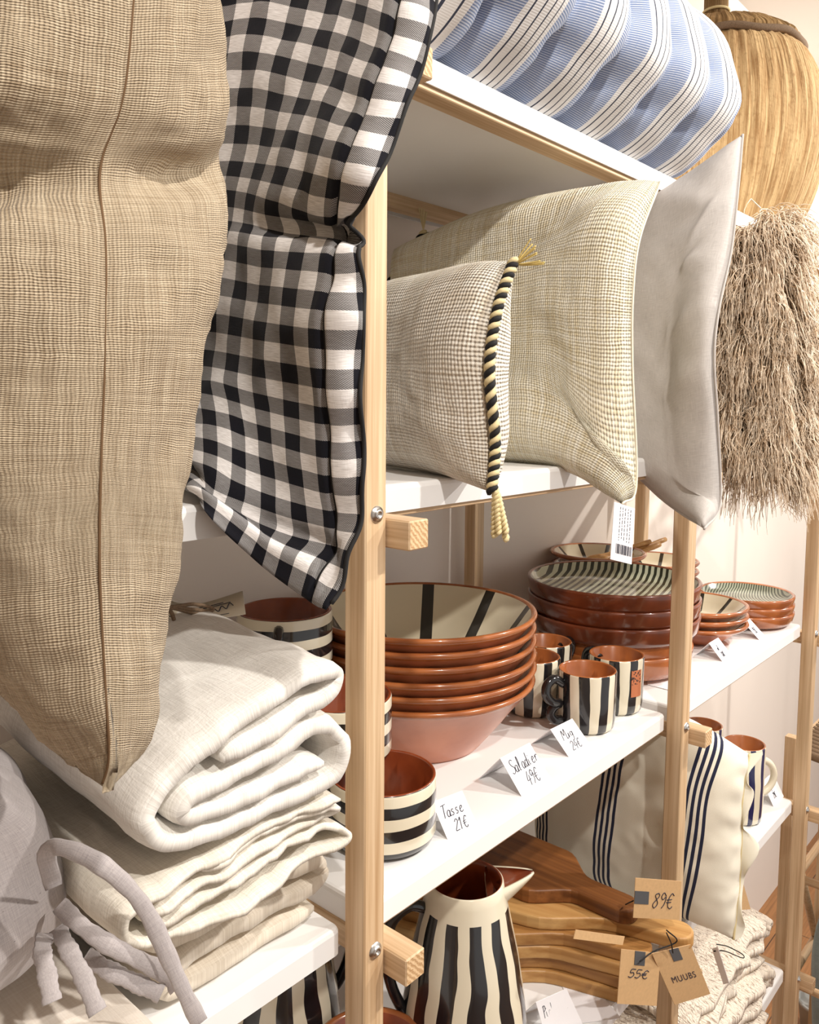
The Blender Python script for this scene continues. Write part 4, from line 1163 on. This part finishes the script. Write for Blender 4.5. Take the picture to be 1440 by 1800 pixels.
bq = [pq[0], pq[1], pq[2] + np.array([.03, .07, 0]), pq[3] + np.array([.03, .07, 0])]
bq[2][2] = bq[3][2] = SH4 + .001
me, n = thin_quad('back_panel', bq, paper); kid('back_panel', me, t)
me, n = thin_quad('notice_sheet', [atZ(x, y, SH4 + .001) for x, y in ((985, 1722), (1060, 1752), (1092, 1790), (1010, 1800))], paper)
tag(add_obj('notice_sheet', me), 'plain white paper sheet lying flat before the wooden boards', 'paper')
me, n = thin_quad('price_sheet', [atZ(x, y, SH3 + .001) for x, y in ((1140, 1198), (1178, 1206), (1180, 1226), (1141, 1216))], paper, .001)
o = add_obj('price_sheet', me); o.location = (.035, 0.02, .0); tag(o, 'white printed sheet under the serving plates', 'paper')

# ================================================================== BOARDS
def board_mesh(name, body_l, body_w, han_l, han_w, th, mat, soft=.5):
    """paddle board along local y, handle towards -y, origin at the handle tip"""
    half = []
    for a in np.linspace(0, PI / 2, 7): half.append((han_w / 2 * math.sin(a), han_w / 2 * (1 - math.cos(a))))
    half.append((han_w * .49, han_l * .55)); 
    for f in np.linspace(0, 1, 8):
        s_ = f * f * (3 - 2 * f); half.append((han_w * .49 + (body_w / 2 - han_w * .49) * s_, han_l * .62 + (soft * .16) * f))
    y1 = han_l + body_l
    half.append((body_w / 2 * 1.02, (half[-1][1] + y1) / 2))
    for a in np.linspace(0, PI / 2, 6): half.append((body_w / 2 - .03 + .03 * math.cos(a), y1 - .03 + .03 * math.sin(a)))
    pts = [(x, y) for x, y in half] + [(-x, y) for x, y in reversed(half) if x > 1e-5]
    bm = bmesh.new()
    vs = [bm.verts.new((x, y, 0)) for x, y in pts]
    f = bm.faces.new(vs); r = bmesh.ops.extrude_face_region(bm, geom=[f])
    for e in r['geom']:
        if isinstance(e, bmesh.types.BMVert): e.co.z += th
    bmesh.ops.remove_doubles(bm, verts=bm.verts[:], dist=1e-5)
    bmesh.ops.recalc_face_normals(bm, faces=bm.faces[:])
    ed = [e for e in bm.edges if abs(e.verts[0].co.z - e.verts[1].co.z) < 1e-6]
    bmesh.ops.bevel(bm, geom=ed, offset=.004, segments=3, affect='EDGES', profile=.5)
    return bm_mesh(name, bm, mat)
bt = .0235
bml = board_mesh('chopping_board', .30, .155, .20, .052, bt, acacia_l, .9)
bmm = board_mesh('chopping_board', .30, .155, .20, .052, bt, acacia_m, .9)
rot0 = math.atan2(.298, .954)
lbs = ['bottom one of the stack', 'second from the bottom', 'third from the bottom', 'fourth from the bottom', 'pale one with its rounded handle sticking out past the shelf']
tips = [(1.235, .575), (1.24, .565), (1.238, .57), (1.25, .55), (1.300, .500)]
for k in range(5):
    o = add_obj('chopping_board', [bml, bmm, bml, bmm, bml][k]); o.location = (*tips[k], SH4 + k * bt); o.rotation_euler = (0, 0, rot0 + [.02, -.03, .03, 0, -.02][k])
    tag(o, 'wooden paddle chopping board, ' + lbs[k], 'board', 'stacked wooden paddle boards')
o = add_obj('chopping_board', board_mesh('chopping_board', .27, .165, .16, .055, .026, acacia_d, .5)); o.location = (1.262, .585, SH4 + 5 * bt); o.rotation_euler = (0, 0, .02)
tag(o, 'dark brown paddle chopping board lying on top of the stack', 'board', 'stacked wooden paddle boards')

def kraft_tag(lb, q, patch, lines=None, word=None, cord=None, rad=.0007, cm=None):
    q = [np.asarray(p, float) for p in q]; q[2] = q[1] + q[3] - q[0]
    t = thing('kraft_tag' if cm is None else 'paper_tag', lb, 'tag', tuple(q[0]), 0, 'kraft tags on the boards' if cm is None else None)
    me, n = thin_quad('card', q, cm or kraft, .001); kid('card', me, t)
    fn = quad_fn(q, n, .0010)
    if patch:
        u0, u1, v0, v1 = patch
        pm_, _ = thin_quad('patch', [fn(u0, v1), fn(u1, v1), fn(u1, v0), fn(u0, v0)], grey_patch, .0006); kid('patch', pm_, t)
    if lines: writing('handwriting', lines, quad_fn(q, n, .0011), t, rad)
    if word:
        cu = bpy.data.curves.new('printed_word', 'FONT'); cu.body = word; cu.align_x = 'CENTER'; cu.size = 1; cu.space_character = 1.15
        to = bpy.data.objects.new('word', cu); C.objects.link(to); bpy.context.view_layer.update()
        tm = bpy.data.meshes.new_from_object(to.evaluated_get(bpy.context.evaluated_depsgraph_get()))
        bpy.data.objects.remove(to)
        f2 = quad_fn(q, n, .0012)
        for v in tm.vertices: v.co = Vector(f2(.5 + v.co.x * .185, .40 + v.co.y * .17))
        tm.materials.append(ink); kid('printed_word', tm, t)
    if cord is not None: kid('cord', tube('cord', crom(np.array(cord), 16), .0011, black_cord, 6), t)
    return t
q = [atY(1117, 1543, .560), atY(1198, 1549, .520), atY(1194, 1626, .520), atY(1113, 1613, .560)]
kraft_tag('kraft tag with scribbled price tied to the dark board handle', q, (.0, .30, .36, .68), [('89€', .38, .28, .40, .72)], cord=[atY(1128, 1578, .556), atY(1110, 1585, .575), atY(1100, 1590, .60)], rad=.0008)
q = [atY(1092, 1668, .545), atY(1161, 1676, .520), atY(1158, 1782, .518), atY(1085, 1764, .545)]
kraft_tag('kraft tag reading 55 euros hanging below the pale board', q, (.34, .60, .74, 1.0), [('55€', .20, .50, .16, 2.0)], cord=[atY(1125, 1690, .528), atY(1150, 1672, .524), atY(1190, 1655, .505), atY(1172, 1635, .50)])
q = [atY(1146, 1676, .522), atY(1214, 1660, .500), atY(1240, 1736, .500), atY(1186, 1766, .518)]
kraft_tag('kraft tag with printed capitals hanging beside the price tag', q, (.42, .66, .78, 1.0), None, 'MUUBS', cord=[atY(1183, 1675, .506), atY(1180, 1658, .502), atY(1172, 1640, .50)])
q = [atY(1012, 1634, .560), atY(1098, 1646, .535), atY(1093, 1666, .535), atY(1008, 1650, .560)]
kraft_tag('folded kraft tag wedged under the pale board', q, None, None, None)

# barcode tag on the cream cushion
q = [atY(1080, 882, .478), atY(1116, 894, .470), atY(1110, 992, .470), atY(1073, 983, .478)]
t = thing('barcode_tag', 'white barcode tag hanging from the cream woven cushion corner', 'tag', tuple(q[0]))
me, n = thin_quad('card', q, paper, .0008); kid('card', me, t)
ac = Acc(); fn = quad_fn(q, n, .0008)
r_ = random.Random(3)
for k in range(14):
    u0 = .2 + .055 * k; w_ = r_.choice((.012, .02, .032))
    m_, _ = thin_quad('b', [fn(u0, .30), fn(u0 + w_, .30), fn(u0 + w_, .13), fn(u0, .13)], ink, .0003)
    ac.add([v.co[:] for v in m_.vertices], [tuple(p.vertices) for p in m_.polygons]); bpy.data.meshes.remove(m_)
for k, u0 in enumerate((.30, .42, .54, .68, .80)):
    v = .95
    while v > .38:
        l_ = r_.uniform(.02, .07); ac.tube([fn(u0, v), fn(u0, max(.36, v - l_))], .00035, 3); v -= l_ + .02
kid('barcode_print', ac.mesh('barcode_print', ink, False), t)

# ================================================================== STRIPED CUSHION, KNITS
st_m = m_striped_cushion('navy_stripe_cotton', (.045, .205, .375))
fx = [atY(1290, 1652, .505), atY(1300, 1560, .505), atY(1304, 1480, .505), atY(1306, 1400, .505), atY(1318, 1325, .505)]
c1 = col_at(.60, [1.50] * 5, [-1.000, -.90, -.80, -.70, -.605])
c2 = col_at(.76, [1.50] * 5, [-1.002, -.90, -.80, -.70, -.602])
dp = col_at(.94, [1.50] * 5, [-1.002, -.90, -.80, -.70, -.610])
def gather(u, v):
    d = .004 * np.sin(v * 23 + 1) * np.clip((u - .8) / .2, 0, 1)
    d += -.016 * np.exp(-((u - .18) / .07) ** 2 - ((v + .05) / .11) ** 2)
    d += -.008 * np.exp(-((u - .18) / .05) ** 2) * np.clip(-v, 0, 1)
    return d
me, S, Fr = shell('cover', [[dp[i], c2[i], c1[i], fx[i]] for i in range(5)], st_m, .066, .06, 80, 60, .005, 10, 70., 3., extra=gather, shear=.11)
sc = root_for('striped_cushion', 'cream cushion with groups of navy stripes standing behind the boards', 'cushion', me, 'cover', (1.5, .7, SH4))
kid('seam', tube('seam', S[:, -1], .002, cream_cord, 6), sc)
E0 = S[:, -1]; nE = len(E0); VV, FF = [], []
for i in range(nE):
    f = i / (nE - 1); w_ = .010 + .006 * math.sin(f * 19) + .016 * math.exp(-((f - .47) / .06) ** 2) + .012 * math.exp(-((f - .97) / .05) ** 2)
    for k in range(5):
        g = k / 4; wave = .010 * math.sin(f * 26 + g) * g
        for s_ in (-1, 1): VV.append(E0[i] + np.array([.35 * w_ * g + wave, -.95 * w_ * g, wave * .4]) + np.array([s_ * .0012 * (1 - .5 * g), 0, 0]))
for i in range(nE - 1):
    for k in range(4):
        a = i * 10 + k * 2; FF.append((a, a + 2, a + 12, a + 10)); FF.append((a + 1, a + 11, a + 13, a + 3))
    a = i * 10 + 8; FF.append((a, a + 1, a + 11, a + 10))
kid('ruffled_flange', mesh('ruffled_flange', VV, FF, m_plain('cream_cotton', srgb(232, 225, 206), .92)), sc)
q = [atY(1275, 1530, .52), atY(1300, 1530, .515), atY(1322, 1632, .512), atY(1296, 1600, .52)]
kraft_tag('narrow kraft tag hanging at the edge of the striped cushion', q, None, [('i', .5, .45, .2, .5)])

kx0, kx1 = 1.47, 2.05
def knit(lb, z, th, x0, x1, y0, seed):
    pth = [(x1 - .06, z), (x0 + .04, z), (x0, z + th * .55), (x0 + .04, z + th * 1.05), (x1 - .04, z + th * 1.05), (x1, z + th * 1.55), (x1 - .05, z + th * 2.1), (x0 + .06, z + th * 2.1)]
    me = folded('knit_throw', pth, th, y0, .93, knit_m, seed, 90, 22, amp=.010, front_wave=.03)
    o = add_obj('knit_throw', me); tag(o, lb, 'throw', 'knitted throws on the bottom shelf')
knit('cream flecked knitted throw, lower of the two on the bottom shelf', SH5 + .018, .034, kx0, kx1 - .06, .575, 80.)
knit('cream flecked knitted throw, upper of the two with frayed edge', SH5 + .120, .030, kx0 + .02, kx1, .60, 90.)
q = [atY(1252, 1668, .52), atY(1262, 1664, .50), atY(1280, 1742, .50), atY(1272, 1730, .53)]
t = kraft_tag('pale paper tag on a loop lying on the knitted throws', q, None, None, None, cm=paper, cord=[atY(1255, 1672, .51), atY(1275, 1672, .52), atY(1305, 1684, .53), atY(1306, 1678, .54), atY(1280, 1664, .53), atY(1260, 1660, .52)])
knit_dark = m_linen('dark_stripe_cloth', srgb(60, 58, 54), srgb(150, 144, 132), .12, .4)
t = folded('folded_cloth', [(1.30, SH5 + .012), (1.02, SH5 + .012), (1.0, SH5 + .026), (1.02, SH5 + .04), (1.3, SH5 + .04)], .02, .60, .9, knit_dark, 33., 60, 12)
tag(add_obj('folded_cloth', t), 'dark grey striped folded cloth on the bottom shelf below the boards', 'cloth')

# ================================================================== BEYOND THE LAST POST
st = thing('bar_stool', 'light wood bar stool with woven seat beyond the last post', 'stool', (2.46, .46, FLOOR))
seatz = 1.315
for (x, y) in ((-.19, -.17), (.19, -.17), (-.19, .17), (.19, .17)):
    add_obj('leg', box_mesh('leg', x - .014, x + .014, y - .014, y + .014, 0, seatz, wood_z, .002), st)
for z in (.57, .87):
    for y in (-.17, .17): add_obj('rung', tube('rung', [(-.19, y, z), (.19, y, z)], .011, wood_x, 10), st)
    for x in (-.19, .19): add_obj('rung', tube('rung', [(x, -.17, z + .06), (x, .17, z + .06)], .011, wood_y, 10), st)
for sgn in (-1, 1):
    add_obj('brace', tube('brace', [(-.18, -.17 * sgn, 1.08), (.18, -.17 * sgn, .53)], .011, wood_x, 10), st)
for k in range(14):
    x = -.165 + k * .0254
    add_obj('seat_cord', tube('seat_cord', [(x, -.17, seatz - .045), (x, -.06, seatz - .058), (x, .06, seatz - .058), (x, .17, seatz - .045)], .0125, twine, 8), st)
for y in (-.17, .17): add_obj('seat_rail', tube('seat_rail', [(-.19, y, seatz - .05), (.19, y, seatz - .05)], .013, wood_x, 10), st)
pp = thing('potted_plant', 'tall leafy green plant in a grey pot beyond the fur cushion', 'plant', (2.98, .70, FLOOR))
add_obj('pot', lathe('pot', [(.001, .002), (.05, .002), (.062, .10), (.066, .10), (.066, .112), (.058, .112), (.056, .09), (.001, .088)], m_plain('pot_grey', (.35, .35, .33), .7), 32), pp)
leaf_m = m_plain('leaf', srgb(84, 104, 62), .5, var=.2)
add_obj('trunk', tube('trunk', [(0, 0, .08), (.01, .01, .9), (0, 0, 1.7), (.01, 0, 2.35)], .012, acacia_m, 8), pp)
for k in range(40):
    a = k * 2.4; L = .15 + .12 * random.random(); el = .5 + .7 * random.random(); zb = 2.12 + .009 * k
    V, Fc = [], []
    for i in range(9):
        f = i / 8; r_ = L * f; z_ = zb + L * math.sin(el) * f - .10 * f * f; w_ = .016 * math.sin(PI * min(1, f * .95 + .05))
        cx, cy = r_ * math.cos(a) * math.cos(el * .6), r_ * math.sin(a) * math.cos(el * .6)
        for s_ in (-1, 0, 1): V.append((cx - math.sin(a) * w_ * s_, cy + math.cos(a) * w_ * s_, z_ + (.004 if s_ else 0)))
    for i in range(8):
        for s_ in (0, 1): Fc.append((i * 3 + s_, i * 3 + s_ + 1, i * 3 + s_ + 4, i * 3 + s_ + 3))
    add_obj('leaf', mesh('leaf', V, Fc, leaf_m), pp)
ctrl = [[(2.36 + .05 * j, .50 + .02 * i, FLOOR + .04 + .25 * i + .02 * math.sin(j * 2 + i)) for j in range(5)] for i in range(4)]
me, S, Fr = shell('throw_cushion', ctrl, m_linen('blue_grey_cloth', srgb(120, 136, 140), srgb(150, 164, 166), .6, .3), .05, .05, 24, 24, .006, 9, 7.)
tag(add_obj('floor_cushion', me), 'blue grey cushion leaning on the floor by the bar stool', 'cushion')
